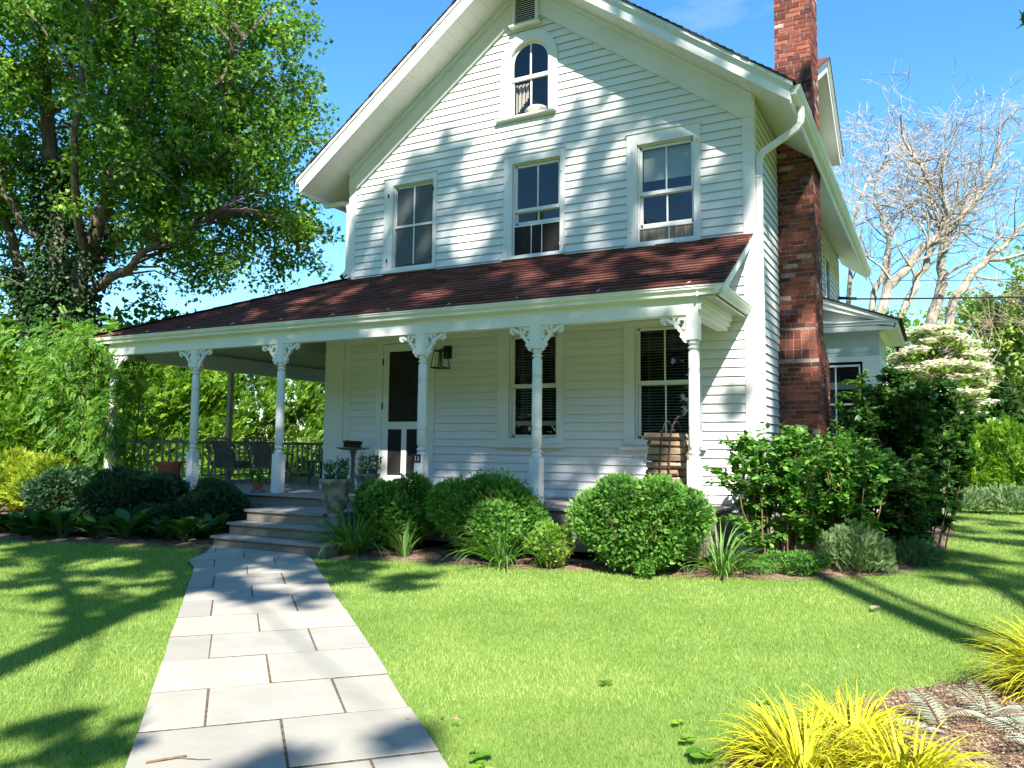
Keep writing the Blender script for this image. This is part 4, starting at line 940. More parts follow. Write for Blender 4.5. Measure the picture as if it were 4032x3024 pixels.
# pedestal tray with vine wreath
bb_ = empty("pedestal_tray", (0.72, -0.62, ZD), "thin round verdigris tray on a slender pedestal left of the screen door", "pedestal table")
mb = MB(); mb.lathe(0.72, -0.62, [(0.15, 0.66), (0.15, 0.68), (0.05, 0.72), (0.035, 0.85), (0.045, 0.95), (0.03, 1.05), (0.035, 1.25), (0.055, 1.34), (0.06, 1.365), (0, 1.365)], 16); mb.build("stem", BRONZE, bb_, smooth=True)
mb = MB(); mb.lathe(0.72, -0.62, [(0.05, 1.365), (0.20, 1.375), (0.285, 1.40), (0.29, 1.415), (0.20, 1.39), (0, 1.385)], 28); mb.build("tray", BRONZE, bb_, smooth=True)
wr = MB()
for k in range(34):
    ph = random.uniform(0, 6.28); rr = random.uniform(0.11, 0.165); zz = random.uniform(1.42, 1.52); tl = random.uniform(-0.02, 0.02)
    wr.tube([(0.70+rr*math.cos(ph+a)+random.uniform(-.006, .006), -0.62+rr*math.sin(ph+a), zz + tl*math.sin(a) + random.uniform(-.005, .005)) for a in np.linspace(0, 5.2, 18)], random.uniform(0.004, 0.008), 4, False)
tag(wr.build("vine_wreath", WREATH), "dark twig wreath lying on the round tray", "wreath")
# firewood in a hoop rack
hoop = empty("firewood_rack", (6.36, -1.02, ZD), "dark metal hoop holding stacked firewood by the last porch post", "firewood rack")
mb = MB()
for dx in (-0.06, 0.06):
    mb.tube([(6.40+dx+0.02*math.sin(a), -1.02+0.27*math.sin(a), 1.26-0.55*math.cos(a)) for a in np.linspace(0, 2*math.pi, 40)], 0.011, 6, False)
mb.tube([(6.2, -1.2, 0.68), (6.6, -1.2, 0.68)], 0.01, 6); mb.tube([(6.2, -0.84, 0.68), (6.6, -0.84, 0.68)], 0.01, 6)
mb.build("hoop", mat("rusty_iron", (0.055, 0.035, 0.028), 0.7, 0.3), hoop)
def log_mesh(i):
    mb = MB(); L = random.uniform(0.42, 0.52)/2; rr = random.uniform(0.050, 0.066); n = random.choice((4, 5, 5, 6)); ph = random.uniform(0, 6)
    sec = []
    for s_ in range(5):
        x = -L + 2*L*s_/4
        sec.append([(x + random.uniform(-.006, .006), rr*(1+random.uniform(-.14, .14))*math.cos(ph+2*math.pi*k/n), rr*0.78*(1+random.uniform(-.14, .14))*math.sin(ph+2*math.pi*k/n)) for k in range(n)])
    vs = sum(sec, []); fs = [(a*n+k, a*n+(k+1) % n, (a+1)*n+(k+1) % n, (a+1)*n+k) for a in range(4) for k in range(n)] + [tuple(range(n-1, -1, -1)), tuple(4*n+k for k in range(n))]
    mb.add(vs, fs); return mb
zl = 0.76; li = 0
desc = ["lowest", "second", "third", "fourth", "fifth", "sixth", "seventh", "eighth", "ninth", "tenth", "top"]
while zl < 1.68:
    half = 0.235*math.sqrt(max(0.08, 1-((zl-1.22)/0.62)**2))
    ys = np.arange(-1.02-half+0.055, -1.02+half-0.03, 0.112)
    for yy in ys:
        o = log_mesh(li).build("firewood_log", LOG, None, local=True); o.location = (6.36+random.uniform(-.05, .03), yy+random.uniform(-.008, .008), zl+random.uniform(-.004, .004)); o.rotation_euler = (random.uniform(-.5, .5), random.uniform(-.03, .03), random.uniform(-.06, .06))
        tag(o, "%s split firewood log in the %s layer of the hoop rack" % (["front", "second from front", "middle", "fourth from front", "rear"][list(ys).index(yy)], (desc if zl < 1.6 else desc)[li if li < 9 else 9]), "log", "split logs stacked in the hoop rack")
    zl += 0.094; li += 1
# wicker chairs
def wicker(loc, rz, label):
    c = empty("wicker_armchair", loc, label, "armchair", "wicker armchairs on the porch"); c.rotation_euler = (0, 0, rz)
    # local: faces +y, back at -y
    def arch(w, y0, z0, y1, z1, r=0.06):
        return [(-w, y0, z0), (-w*1.04, (y0+y1)/2, (z0+z1)/2), (-w, y1+0.01, z1-r), (-w+r*0.3, y1, z1-r*0.3), (-w+r, y1, z1), (0, y1-0.01, z1+0.012), (w-r, y1, z1), (w-r*0.3, y1, z1-r*0.3), (w, y1+0.01, z1-r), (w*1.04, (y0+y1)/2, (z0+z1)/2), (w, y0, z0)]
    mb = MB(); mb.tube(arch(0.30, -0.22, 0.28, -0.42, 0.92), 0.016, 6, False); mb.tube(arch(0.36, -0.16, 0.30, -0.39, 0.90, 0.09), 0.012, 5, False)
    for i in range(7):
        x = -0.25+0.5*i/6; mb.tube([(x*0.7, -0.22, 0.28), (x*0.86, -0.32, 0.58), (x, -0.42, 0.91)], 0.007, 4, False)
    for i in range(6):
        x = -0.20+0.4*i/5; mb.tube([(x-0.04, -0.40, 0.80), (x, -0.425, 0.90), (x+0.04, -0.40, 0.80)], 0.006, 4, False)
    mb.tube([(-0.31, -0.34, 0.60), (0, -0.345, 0.605), (0.31, -0.34, 0.60)], 0.013, 5, False)
    for s in (-1, 1):
        mb.tube([(s*0.18, -0.24, 0.30), (s*0.02, -0.33, 0.60)], 0.006, 4, False)
    mb.build("back_frame", WICKER, c, local=True)
    mb = MB(); mb.hexa([(-0.24, -0.20, 0.42), (0.24, -0.20, 0.42), (0.24, -0.08, 0.44), (-0.24, -0.08, 0.44), (-0.23, -0.385, 0.84), (0.23, -0.385, 0.84), (0.23, -0.27, 0.86), (-0.23, -0.27, 0.86)]); mb.build("back_cushion", CUSH, c, local=True, bevel=0.03)
    mb = MB(); mb.box(-0.27, 0.27, -0.22, 0.30, 0.33, 0.44); mb.build("seat_cushion", CUSH, c, local=True, bevel=0.03)
    mb = MB(); mb.box(-0.30, 0.30, -0.25, 0.31, 0.28, 0.325); mb.build("seat_frame", WICKER, c, local=True)
    for s in (-1, 1):
        mb = MB(); mb.tube([(s*0.36, -0.34, 0.78), (s*0.39, -0.2, 0.62), (s*0.385, 0.1, 0.60), (s*0.36, 0.31, 0.58), (s*0.33, 0.33, 0.50), (s*0.31, 0.30, 0.30)], 0.016, 6, False)
        for k in range(5): y = -0.2+0.11*k; mb.tube([(s*0.30, y, 0.31), (s*0.38, y, 0.60)], 0.006, 4, False)
        mb.build("arm", WICKER, c, local=True)
        for (x, y, x2, y2) in ((s*0.28, -0.24, s*0.32, -0.34), (s*0.30, 0.29, s*0.32, 0.32)):
            mb = MB(); mb.tube([(x, y, 0.30), (x2, y2, 0.0)], 0.017, 6); mb.build("leg", WICKER, c, local=True)
    mb = MB(); mb.tube([(-0.31, -0.31, 0.10), (0.31, -0.31, 0.10)], 0.01, 5); mb.tube([(-0.31, 0.31, 0.10), (0.31, 0.31, 0.10)], 0.01, 5); mb.build("stretcher", WICKER, c, local=True)
wicker((-3.90, 0.95, ZD), 0.05, "wicker armchair with grey cushion nearest the side railing, seen from behind")
wicker((-3.12, 1.30, ZD), 0.0, "middle wicker armchair seen from behind, half hidden by the turned post")
wicker((-1.75, 2.0, ZD), R(80), "wicker armchair turned sideways beside the white pilaster")
tb = empty("coffee_table", (-1.55, 1.15, ZD), "low dark table between the wicker chairs near the pilaster", "table")
mb = MB(); mb.lathe(-1.55, 1.15, [(0.30, 1.10), (0.32, 1.115), (0.32, 1.14), (0, 1.14)], 20); mb.build("tabletop", BRONZE, tb)
for dx, dy in ((-.18, -.18), (.18, -.18), (-.18, .18), (.18, .18)):
    mb = MB(); mb.tube([(-1.55+dx*0.6, 1.15+dy*0.6, 1.1), (-1.55+dx, 1.15+dy, ZD)], 0.018, 6); mb.build("leg", BRONZE, tb)
tr_ = MB(); tr_.lathe(-3.72, -0.75, [(0.18, 0.66), (0.22, 1.03), (0.24, 1.03), (0.24, 1.10), (0.21, 1.10), (0.20, 1.05), (0, 1.04)], 26)
o_ = tr_.build("terracotta_planter", TERRA, None, smooth=True, angle=40); tag(o_, "wide terracotta planter rim showing above the shrub behind the left porch", "planter")
# ================================================================== GROUND, PATH, BEDS, LAWN
mb = MB(); mb.quad((-400, -300, 0), (400, -300, 0), (400, 500, 0), (-400, 500, 0)); g_ = mb.build("ground", TURF); tag(g_, kind="structure")
BED1 = [(2.52,-3.36),(2.75,-3.30),(3.39,-3.05),(4.2,-2.93),(4.9,-2.80),(5.98,-2.50),(7.03,-2.33),(7.97,-1.93),(8.63,-1.31),(9.10,-0.6),(9.30,0.5),(9.5,2.5),(9.62,4.9),(9.65,7.0),(9.4,9.5),(7.0,9.5),(7.0,-1.7),(2.5,-1.7)]
BED2 = [(0.50,-3.42),(0.1,-3.55),(-0.8,-3.85),(-2.0,-4.25),(-3.5,-4.75),(-5.5,-5.0),(-9,-4.6),(-14,-3),(-14,14),(-4.7,14),(-4.7,-1.7),(0.5,-1.7)]
BED3 = [(8.50,-8.9),(8.62,-7.75),(8.78,-7.1),(9.05,-6.45),(9.25,-6.0),(9.66,-5.45),(10.3,-4.95),(11.0,-4.75),(14,-5),(14,-12),(8.5,-12)]
def bed(name, poly, top=0.03, seed=1):
    """slightly mounded soil built as a fine grid clipped to the outline"""
    P = np.array(poly); x0, y0 = P.min(0); x1, y1 = P.max(0); st = 0.12
    xs = np.arange(x0, x1+st, st); ys = np.arange(y0, y1+st, st)
    X, Y = np.meshgrid(xs, ys, indexing='ij'); C = np.stack([X.ravel(), Y.ravel()], 1)
    ins, dist = inside(C, poly)
    h = 0.006 + np.clip(dist, 0, 0.5)*0.10 + rng.normal(size=len(C))*0.006*(dist > 0.1)
    near = ins | (dist < 0.13)
    h = np.where(ins, h, 0.004)
    keep = near
    idx = -np.ones(len(C), int); idx[keep] = np.arange(keep.sum())
    V = np.column_stack([C, h])[keep]; ny = len(ys); F = []
    I = idx.reshape(X.shape)
    for i in range(len(xs)-1):
        for j in range(ny-1):
            q = (I[i, j], I[i+1, j], I[i+1, j+1], I[i, j+1])
            if min(q) >= 0: F.append(q)
    mb = MB(); mb.add([tuple(v) for v in V], F, 0.5); o = mb.build(name, SOIL, None, smooth=True); tag(o, kind="structure"); return o
def inside(C, poly):
    P = np.array(poly); n = len(P); ins = np.zeros(len(C), bool); dist = np.full(len(C), 1e9)
    for i in range(n):
        a = P[i]; b = P[(i+1) % n]
        cond = ((a[1] > C[:, 1]) != (b[1] > C[:, 1]))
        with np.errstate(divide='ignore', invalid='ignore'):
            xx = (b[0]-a[0])*(C[:, 1]-a[1])/(b[1]-a[1]+1e-12) + a[0]
        ins ^= cond & (C[:, 0] < xx)
        ab = b-a; t = np.clip(((C-a)@ab)/(ab@ab), 0, 1); d = np.linalg.norm(C - (a + t[:, None]*ab), axis=1); dist = np.minimum(dist, d)
    return ins, dist
bed("garden_soil", BED1); bed("garden_soil", BED2); bed("garden_soil", BED3)
def litter(name, label, polys, n, mt, size, zmax=0.07):
    P_ = []
    for poly in polys:
        A = np.array(poly); lo, hi = A.min(0), A.max(0); lo = np.maximum(lo, [-6, -9]); hi = np.minimum(hi, [11.5, 9]); C = lo + rng.random((n, 2))*(hi-lo); ins, dist = inside(C, poly); C = C[ins]; dist = dist[ins]
        P_.append(np.column_stack([C, 0.012+np.clip(dist, 0, .5)*0.10+0.006*rng.random(len(C))]))
    P_ = np.concatenate(P_); d = rng.normal(size=(len(P_), 3)); d[:, 2] *= 0.25
    o = leaves(name, mt, P_, rot_frames(d, np.tile([0, 0, 2.5], (len(P_), 1)), 0.6), rng.uniform(0.4, 1.5, len(P_))*size, diamond(0.45, 0.15), None); tag(o, label, "mulch", kind="stuff")
litter("mulch", "tan bark chips and dead leaves scattered over the beds", [BED1, BED3], 44000, mat("bark_chip", (0.3, 0.2, 0.13), 0.95, 0.1, rcol=[(0, (0.12, 0.075, 0.05)), (0.5, (0.30, 0.20, 0.13)), (0.85, (0.42, 0.31, 0.21)), (1, (0.45, 0.35, 0.25))]), 0.021)
# bluestone path: coordinates s along d, n across
PD = np.array([0.735, -0.678]); PN = np.array([0.678, 0.735])
def pp(s, n, z=0.0): v = PD*s + PN*n; return (v[0], v[1], z)
ROWS = [2.1, 2.8, 3.47, 4.14, 4.79, 5.46, 6.20, 6.86, 7.60, 8.29, 8.99, 9.68, 10.34, 11.0, 11.68, 12.35, 13.0, 13.7]
mb = MB(); mb.cm = 1
def edge_l(s): return -2.26 + 0.002*math.sin(s*5) - (0.10 if 3.9 < s < 4.4 else 0.0)*max(0, 1-abs(s-4.14)/0.25) + max(0, 4.1-s)*0.11
def edge_r(s): return -0.925 + 0.05*min(0, s-4.5)*0.0
mb.add([pp(2.6, -2.24, 0.0275), pp(2.6, -0.94, 0.0275), pp(14, -0.94, 0.0275), pp(14, -2.24, 0.0275)], [(0, 1, 2, 3)]); mb.cm = 0
def clip_steps(poly):   # keep y < -3.372
    out = []; n = len(poly)
    for i in range(n):
        a, b = poly[i], poly[(i+1) % n]; ina, inb = a[1] < -3.372, b[1] < -3.372
        if ina: out.append(a)
        if ina != inb: t = (-3.372-a[1])/(b[1]-a[1]); out.append((a[0]+(b[0]-a[0])*t, -3.372))
    return out
for k in range(len(ROWS)-1):
    s0, s1 = ROWS[k]+0.009, ROWS[k+1]-0.009
    js = [-2.0, -1.31] if k % 2 == 1 else [-1.65]
    drift = 0.10*(s0-6)/5
    ns = [None] + [j + 0.06*(s0-7)/3.5 for j in js] + [None]
    for a, b in zip(ns[:-1], ns[1:]):
        L0 = edge_l(s0) if a is None else a+0.006; L1 = edge_l(s1) if a is None else a+0.006
        R0 = edge_r(s0)+random.uniform(-.01, .01) if b is None else b-0.006; R1 = edge_r(s1)+random.uniform(-.01, .01) if b is None else b-0.006
        poly = [pp(s0, L0)[:2], pp(s0, R0)[:2], pp(s1, R1)[:2], pp(s1, L1)[:2]]
        poly = clip_steps(poly)
        if len(poly) < 3: continue
        zt = 0.032 + random.uniform(-0.0015, 0.003); n = len(poly); c = np.mean(poly, 0); poly = [(x+random.uniform(-.004, .004), y+random.uniform(-.004, .004)) for x, y in poly]
        vs = [(x, y, 0.0) for x, y in poly] + [(x, y, zt-0.002) for x, y in poly] + [(x+(c[0]-x)*0.012, y+(c[1]-y)*0.012, zt) for x, y in poly]
        fs = [tuple(2*n+i for i in range(n))]; sd_ = []
        for i in range(n): j = (i+1) % n; sd_.append((i, j, n+j, n+i)); fs.append((n+i, n+j, 2*n+j, 2*n+i))
        mb.add(vs, fs); mb.cm = 1; mb.add(vs[:2*n], sd_); mb.cm = 0
path_o = mb.build("path", [STONE, JOINT]); tag(path_o, kind="structure")

# lawn blades
def lawn():
    zones = [(2.0, 4.5, 11000, 0.028, 0.0029), (4.5, 7.5, 5600, 0.029, 0.0042), (7.5, 12, 2300, 0.031, 0.0066), (12, 26, 560, 0.034, 0.012)]
    camp = np.array([CAM.x, CAM.y]); f2 = np.array([-0.4739, 0.8806]); r2 = np.array([0.8806, 0.4739])
    Ps, Hs, Ws, Rs = [], [], [], []
    for (d0, d1, dens, hgt, wid) in zones:
        area = 0.72*2*(d1**2 - d0**2)/2*1.0
        n = int(dens*area)
        d = np.sqrt(rng.random(n)*(d1**2-d0**2)+d0**2); l = (rng.random(n)*2-1)*0.74*d
        C = camp + f2*d[:, None] + r2*l[:, None]
        ok = np.ones(n, bool)
        s = C@PD; q = C@PN
        el = -2.26 + np.clip(4.1-s, 0, 9)*0.11
        eb = 0.018*np.sin(s*9)+0.02*np.sin(s*23)
        jit = rng.random(n)**2*0.035; ok &= ~((q > el+jit-eb*0.6) & (q < -0.925-jit+eb*0.9) & (s > 2.0))
        for b in (BED1, BED2, BED3):
            i_, dd = inside(C, b); ok &= ~(i_ & (dd > 0.04*rng.random(n)))
        ok &= ~((C[:, 1] > -3.45) & (C[:, 0] < 2.7) & (C[:, 0] > -10)); ok &= ~((C[:, 1] > -1.8) & (C[:, 0] < 7.5))
        ok &= C[:, 1] < 12.5
        C = C[ok]; n = len(C)
        pat = np.sin(C[:, 0]*1.7+np.sin(C[:, 1]*2.1))*np.sin(C[:, 1]*1.3+1) * 0.5 + np.sin(C[:, 0]*5.3+2*np.sin(C[:, 1]*4))*0.25
        Ps.append(C); Hs.append(hgt*(0.7+0.6*rng.random(n))*(1+0.12*pat)); Ws.append(wid*(0.7+0.6*rng.random(n))); Rs.append(np.clip(0.42+0.27*pat+0.10*np.sin(C[:, 0]*0.9-C[:, 1]*1.9+1.0)+rng.normal(size=n)*0.22+(rng.random(n) < 0.03)*0.5, 0, 1))
    C = np.concatenate(Ps); h = np.concatenate(Hs); w = np.concatenate(Ws); rr = np.concatenate(Rs)
    pos = np.column_stack([C, np.full(len(C), 0.0)]); n = len(C)
    d = rng.normal(size=(n, 3))*0.42; d[:, 2] = 1; fr = rot_frames(d)
    # scale x by width, y by height
    fr[:, :, 0] *= (w/h)[:, None]
    o = leaves("lawn_grass", L_GRASS, pos, fr, h, TRI, None, rr); tag(o, "short bright green mown lawn grass", "grass", kind="stuff")
    return n
print("grass blades", lawn())

# ================================================================== PLANTS
def strap(mb, base, az, L, w, lean, droop, segs=7, cup=0.2, taper=1.0, wprof=None, r=None):
    """one arching blade; az direction, lean initial angle from vertical, droop total extra bend"""
    p = Vector(base); th = lean; vs = []; d2 = Vector((math.cos(az), math.sin(az), 0)); sx = Vector((-math.sin(az), math.cos(az), 0))
    for i in range(segs+1):
        t = i/segs
        ww = w*(wprof(t) if wprof else (0.55+0.9*t if t < .45 else (0.955-(t-.45)*1.7)))
        ww = max(ww, 0.0008)
        nrm = Vector((-math.cos(th)*d2.x, -math.cos(th)*d2.y, math.sin(th)))
        vs += [p - sx*ww/2 + nrm*ww*cup, p, p + sx*ww/2 + nrm*ww*cup]
        p = p + (d2*math.sin(th) + Vector((0, 0, 1))*math.cos(th))*(L/segs); th += droop/segs*(0.4+1.2*t)
    fs = []
    for i in range(segs): a = i*3; fs += [(a, a+1, a+4, a+3), (a+1, a+2, a+5, a+4)]
    mb.add(vs, fs, r)
def strap_clump(name, label, cat, x, y, z, n, L, w, mt, lean=(0.05, 0.7), droop=(0.6, 1.7), spread=0.08, group=None, cup=0.2, wprof=None, bias=None, segs=7):
    o = empty(name, (x, y, z), label, cat, group); mb = MB()
    for i in range(n):
        az = random.uniform(0, 2*math.pi) if bias is None or random.random() > 0.45 else random.gauss(bias, 0.8)
        rr = spread*math.sqrt(random.random()); a2 = az + random.uniform(-.6, .6)
        strap(mb, (x+rr*math.cos(a2), y+rr*math.sin(a2), z), az, random.uniform(*L), random.uniform(*w), random.uniform(*lean), random.uniform(*droop), cup=cup, wprof=wprof, segs=segs)
    mb.build("foliage", mt, o, smooth=True); return o
HPROF = lambda t: (0.25+1.9*t) if t < 0.35 else max(0.02, 0.915*math.cos((t-0.35)/0.65*math.pi/2)**0.8 + 0.0)
def hosta(x, y, z, s, label, n=22):
    o = empty("hosta", (x, y, z), label, "hosta", "hostas along the shaded left bed"); mb = MB()
    for i in range(n):
        az = random.uniform(0, 2*math.pi); strap(mb, (x+0.03*math.cos(az), y+0.03*math.sin(az), z), az, s*random.uniform(0.30, 0.48), s*random.uniform(0.10, 0.16), random.uniform(0.35, 1.0), random.uniform(0.5, 1.3), segs=7, cup=0.18, wprof=lambda t: 0.12 if t < 0.3 else max(0.03, math.sin((t-0.3)/0.7*math.pi)**0.75))
    mb.build("foliage", L_HOST, o, smooth=True)
def stems(mb, x, y, z, n, h, spread, r0, lean=0.5, kink=0.05):
    tips = []
    for i in range(n):
        az = random.uniform(0, 2*math.pi); a = random.uniform(0, lean); rr = random.uniform(0, spread)
        p = Vector((x+rr*math.cos(az), y+rr*math.sin(az), z)); pts = [p.copy()]; d = Vector((math.cos(az)*math.sin(a), math.sin(az)*math.sin(a), math.cos(a)))
        for k in range(5): p = p + d*h/5*random.uniform(.85, 1.15) + Vector((random.gauss(0, kink), random.gauss(0, kink), 0))*h*0.3; pts.append(p.copy())
        mb.tube(pts, [r0*(1-0.13*k) for k in range(6)], 5, False); tips.append(pts)
    return tips
SEED_ = 100
def shrub(name, label, x, y, z, rx, ry, h, n, size, mt, group=None, amp=0.16, tmpl=None, stem=True, cat="shrub", shell=0.35, up=0.35, zmin=-0.72, jit=0.9, nl=16):
    global rng, SEED_
    SEED_ += 1; rng = np.random.default_rng(SEED_); random.seed(SEED_)
    o = empty(name, (x, y, z), label, cat, group); c = (x, y, z+h*0.47)
    pos, nn, sh_ = mound_points(int(n*1.3), c, (rx*1.06, ry*1.06, h*0.56), 7 if rx > .4 else 5, -0.9, SEED_)
    k = pos[:, 2] > z+0.02; pos, nn, sh_ = pos[k], nn[k], sh_[k]
    d = nn + rng.normal(size=pos.shape)*0.55*jit; d[:, 2] += up
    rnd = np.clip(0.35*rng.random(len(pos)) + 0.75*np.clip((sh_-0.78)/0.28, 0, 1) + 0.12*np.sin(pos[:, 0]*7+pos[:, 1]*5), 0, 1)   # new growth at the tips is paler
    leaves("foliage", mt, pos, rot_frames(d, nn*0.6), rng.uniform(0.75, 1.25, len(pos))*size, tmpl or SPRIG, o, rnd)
    if stem:
        mb = MB(); stems(mb, x, y, z-0.02, 12, h*0.75, 0.12, 0.012, 0.75); mb.build("stem", TWIG, o)
    return o
GB = "rounded clipped boxwoods along the porch"
shrub("holly_shrub", "dark rounded shrub at the far left end of the shaded bed", -4.65, -2.35, 0, 0.68, 0.60, 1.12, 5700, 0.064, L_HOLLY, "dark rounded shrubs left of the steps")
shrub("holly_shrub", "widest dark shrub, in the middle of the shaded left bed", -2.50, -2.40, 0, 1.0, 0.60, 1.20, 7980, 0.064, L_HOLLY, "dark rounded shrubs left of the steps", amp=0.2)
shrub("holly_shrub", "dark dome-shaped shrub just left of the porch steps", -0.52, -2.45, 0.02, 0.58, 0.52, 1.04, 7220, 0.049, L_HOLLY, "dark rounded shrubs left of the steps", amp=0.08, tmpl=SPRIG)
shrub("holly_shrub", "small low dark shrub tucked between the bigger dark ones", -1.3, -2.95, 0.02, 0.42, 0.30, 0.55, 2850, 0.045, L_HOLLY, "dark rounded shrubs left of the steps", amp=0.1)
shrub("boxwood_shrub", "rounded shrub with yellowing leaves right of the urns", 3.03, -2.42, 0.05, 0.58, 0.52, 1.16, 8820, 0.050, L_BOX, GB, amp=0.2)
shrub("boxwood_shrub", "big rounded shrub below the left porch window", 4.46, -2.42, 0.05, 0.82, 0.58, 1.29, 14280, 0.050, L_BOX, GB, amp=0.2)
shrub("boxwood_shrub", "largest sunlit shrub below the firewood", 6.42, -2.45, 0.05, 0.80, 0.60, 1.24, 15120, 0.049, L_BOX, GB, amp=0.24)
shrub("young_boxwood", "small lime green shrub squeezed between two big rounded ones", 5.40, -2.62, 0.05, 0.28, 0.24, 0.60, 1300, 0.05, L_PRIVET, None, amp=0.2)
shrub("young_boxwood", "tiny bright sprout of a shrub at the lawn edge", 6.62, -2.50-0.25, 0.03, 0.10, 0.10, 0.20, 160, 0.05, L_BOX, None, amp=0.2, stem=False)
shrub("low_mound", "low dense green mound at the corner of the bed", 8.02, -1.62, 0.02, 0.36, 0.26, 0.30, 2600, 0.03, L_BOX, None, amp=0.12, stem=False, up=0.6, cat="ground cover plant")
shrub("low_mound", "small green ground cover patch beside the right daylily", 7.58, -1.78, 0.02, 0.26, 0.18, 0.18, 1000, 0.03, L_BOX, None, amp=0.2, stem=False, up=0.6, cat="ground cover plant")
# daylilies
DG = "arching strap-leaved daylilies along the bed"
strap_clump("daylily", "dark daylily clump crowding the foot of the steps", "daylily", 2.70, -2.98, 0.02, 150, (0.60, 1.00), (0.016, 0.030), L_LIL, (0.1, 1.0), (1.2, 2.6), 0.13, DG)
strap_clump("daylily", "small shaded daylily clump with few leaves", "daylily", 3.42, -2.86, 0.02, 40, (0.45, 0.72), (0.022, 0.036), L_LIL, (0.05, 0.6), (0.6, 2.0), 0.06, DG)
strap_clump("daylily", "spiky sunlit daylily clump in the middle of the bed", "daylily", 4.83, -2.80, 0.02, 120, (0.55, 0.95), (0.016, 0.028), L_LIL, (0.1, 1.0), (0.8, 2.5), 0.11, DG)
strap_clump("daylily", "pale sunlit daylily clump beside the tall leafy shrub", "daylily", 7.30, -2.12, 0.02, 100, (0.50, 0.85), (0.015, 0.026), L_LIL, (0.1, 1.0), (0.8, 2.5), 0.10, DG)
for i, (x, y) in enumerate([(5.55, -2.62), (6.3, -2.52), (6.95, -2.30), (5.25, -2.72)]):
    strap_clump("grass_tuft", ["stray grass tuft in front of the lime green small shrub", "stray grass tuft below the largest sunlit shrub", "stray grass tuft left of the pale right-hand daylily", "stray grass tuft right of the middle daylily"][i], "grass tuft", x, y, 0.02, 16, (0.10, 0.24), (0.004, 0.006), L_LIL, (0.05, 0.7), (0.3, 1.2), 0.03, "stray grass tufts in the mulch")
# golden grasses and fern
HG = "golden hakone grass clumps in the front corner bed"
for (x, y, n, L, lab, b) in [(8.97, -7.60, 420, (0.26, 0.44), "leftmost golden yellow grass clump at the lawn edge", 2.6), (9.13, -7.20, 340, (0.26, 0.42), "golden yellow grass clump behind the other two in front", 2.0), (9.36, -7.50, 380, (0.26, 0.44), "golden yellow grass clump nearest the ferns", -1.2), (10.16, -5.74, 520, (0.42, 0.68), "largest golden yellow grass clump, by itself at the right edge", 3.0)]:
    strap_clump("golden_grass", lab, "ornamental grass", x, y, 0.01, n, L, (0.009, 0.018), L_HAK, (0.15, 1.05), (1.2, 2.8), 0.10, HG, cup=0.12, bias=b)
def fern(x, y, z, n, L, label, bias=None):
    o = empty("painted_fern", (x, y, z), label, "fern", "silvery painted ferns in the front bed"); pos = []; dirs = []; sz = []; nn = []; mb = MB()
    for i in range(n):
        az = random.uniform(0, 6.28) if bias is None else random.gauss(bias, 1.0); th = random.uniform(0.35, 0.85); p = Vector((x, y, z)); Lf = L*random.uniform(.75, 1.1); pts = [p.copy()]
        d2 = Vector((math.cos(az), math.sin(az), 0)); sx = Vector((-math.sin(az), math.cos(az), 0))
        for k in range(18):
            dd = d2*math.sin(th)+Vector((0, 0, 1))*math.cos(th); p = p + dd*Lf/18; th += 0.062; pts.append(p.copy()); t = k/18
            if k > 2:
                for s in (1, -1):
                    pos.append(tuple(p)); dv = sx*s + dd*0.45 + Vector((0, 0, -0.2)); dirs.append(tuple(dv)); sz.append(Lf*0.27*(math.sin((t*0.9+0.1)*math.pi)**0.8+0.05)); nn.append((0, 0, 1))
        mb.tube(pts, 0.002, 4, False)
    mb.build("stem", mat("fern_stem", (0.10, 0.035, 0.04), 0.7, 0.2), o)
    FR = merge([diamond(0.42, 0.02, (0, 0.12*i, 0), s*1.1, 0.15-0.014*i) for i in range(1, 8) for s in (1, -1)] + [diamond(0.07, 0.01, (0, 0, 0), 0, 1.0)])
    leaves("frond", L_FERN, np.array(pos), rot_frames(np.array(dirs), np.array(nn)*6.0, 0.3), np.array(sz), FR, o)
fern(9.72, -6.42, 0.02, 9, 0.34, "silver and purple fern below the big golden grass")
fern(9.93, -6.85, 0.02, 9, 0.34, "silver fern at the right edge of the picture")
fern(9.50, -6.72, 0.02, 7, 0.30, "small silver fern between the grasses and the big fern", bias=3.3)
# broad-leaf weeds at the lawn edge
def weed(x, y, s, label, n=5):
    o = empty("violet_weed", (x, y, 0.01), label, "weed", "round-leaved weeds in the lawn"); mb = MB()
    for i in range(n):
        az = random.uniform(0, 6.28); r_ = random.uniform(0.3, 1)*s; h_ = random.uniform(0.5, 1.0)*s*0.6+0.02; cx, cy2 = x+r_*math.cos(az), y+r_*math.sin(az); q = random.uniform(0.4, 0.62)*s; tl = random.uniform(-.3, .3)
        a2 = random.uniform(0, 6.28)
        pts = [(cx + q*math.cos(a2+t)*(1-0.25*math.cos(t)), cy2 + q*math.sin(a2+t)*(1-0.25*math.cos(t)), h_ + q*tl*math.cos(t)) for t in np.linspace(0, 2*math.pi, 13)[:-1]]
        mb.add([(cx, cy2, h_-0.15*q)] + pts, [(0, 1+k, 1+(k+1) % 12) for k in range(12)])
        mb.tube([(x, y, 0), (cx, cy2, h_-0.1*q)], 0.0015, 3, False, 0.9)
    mb.build("foliage", L_PRIVET, o)
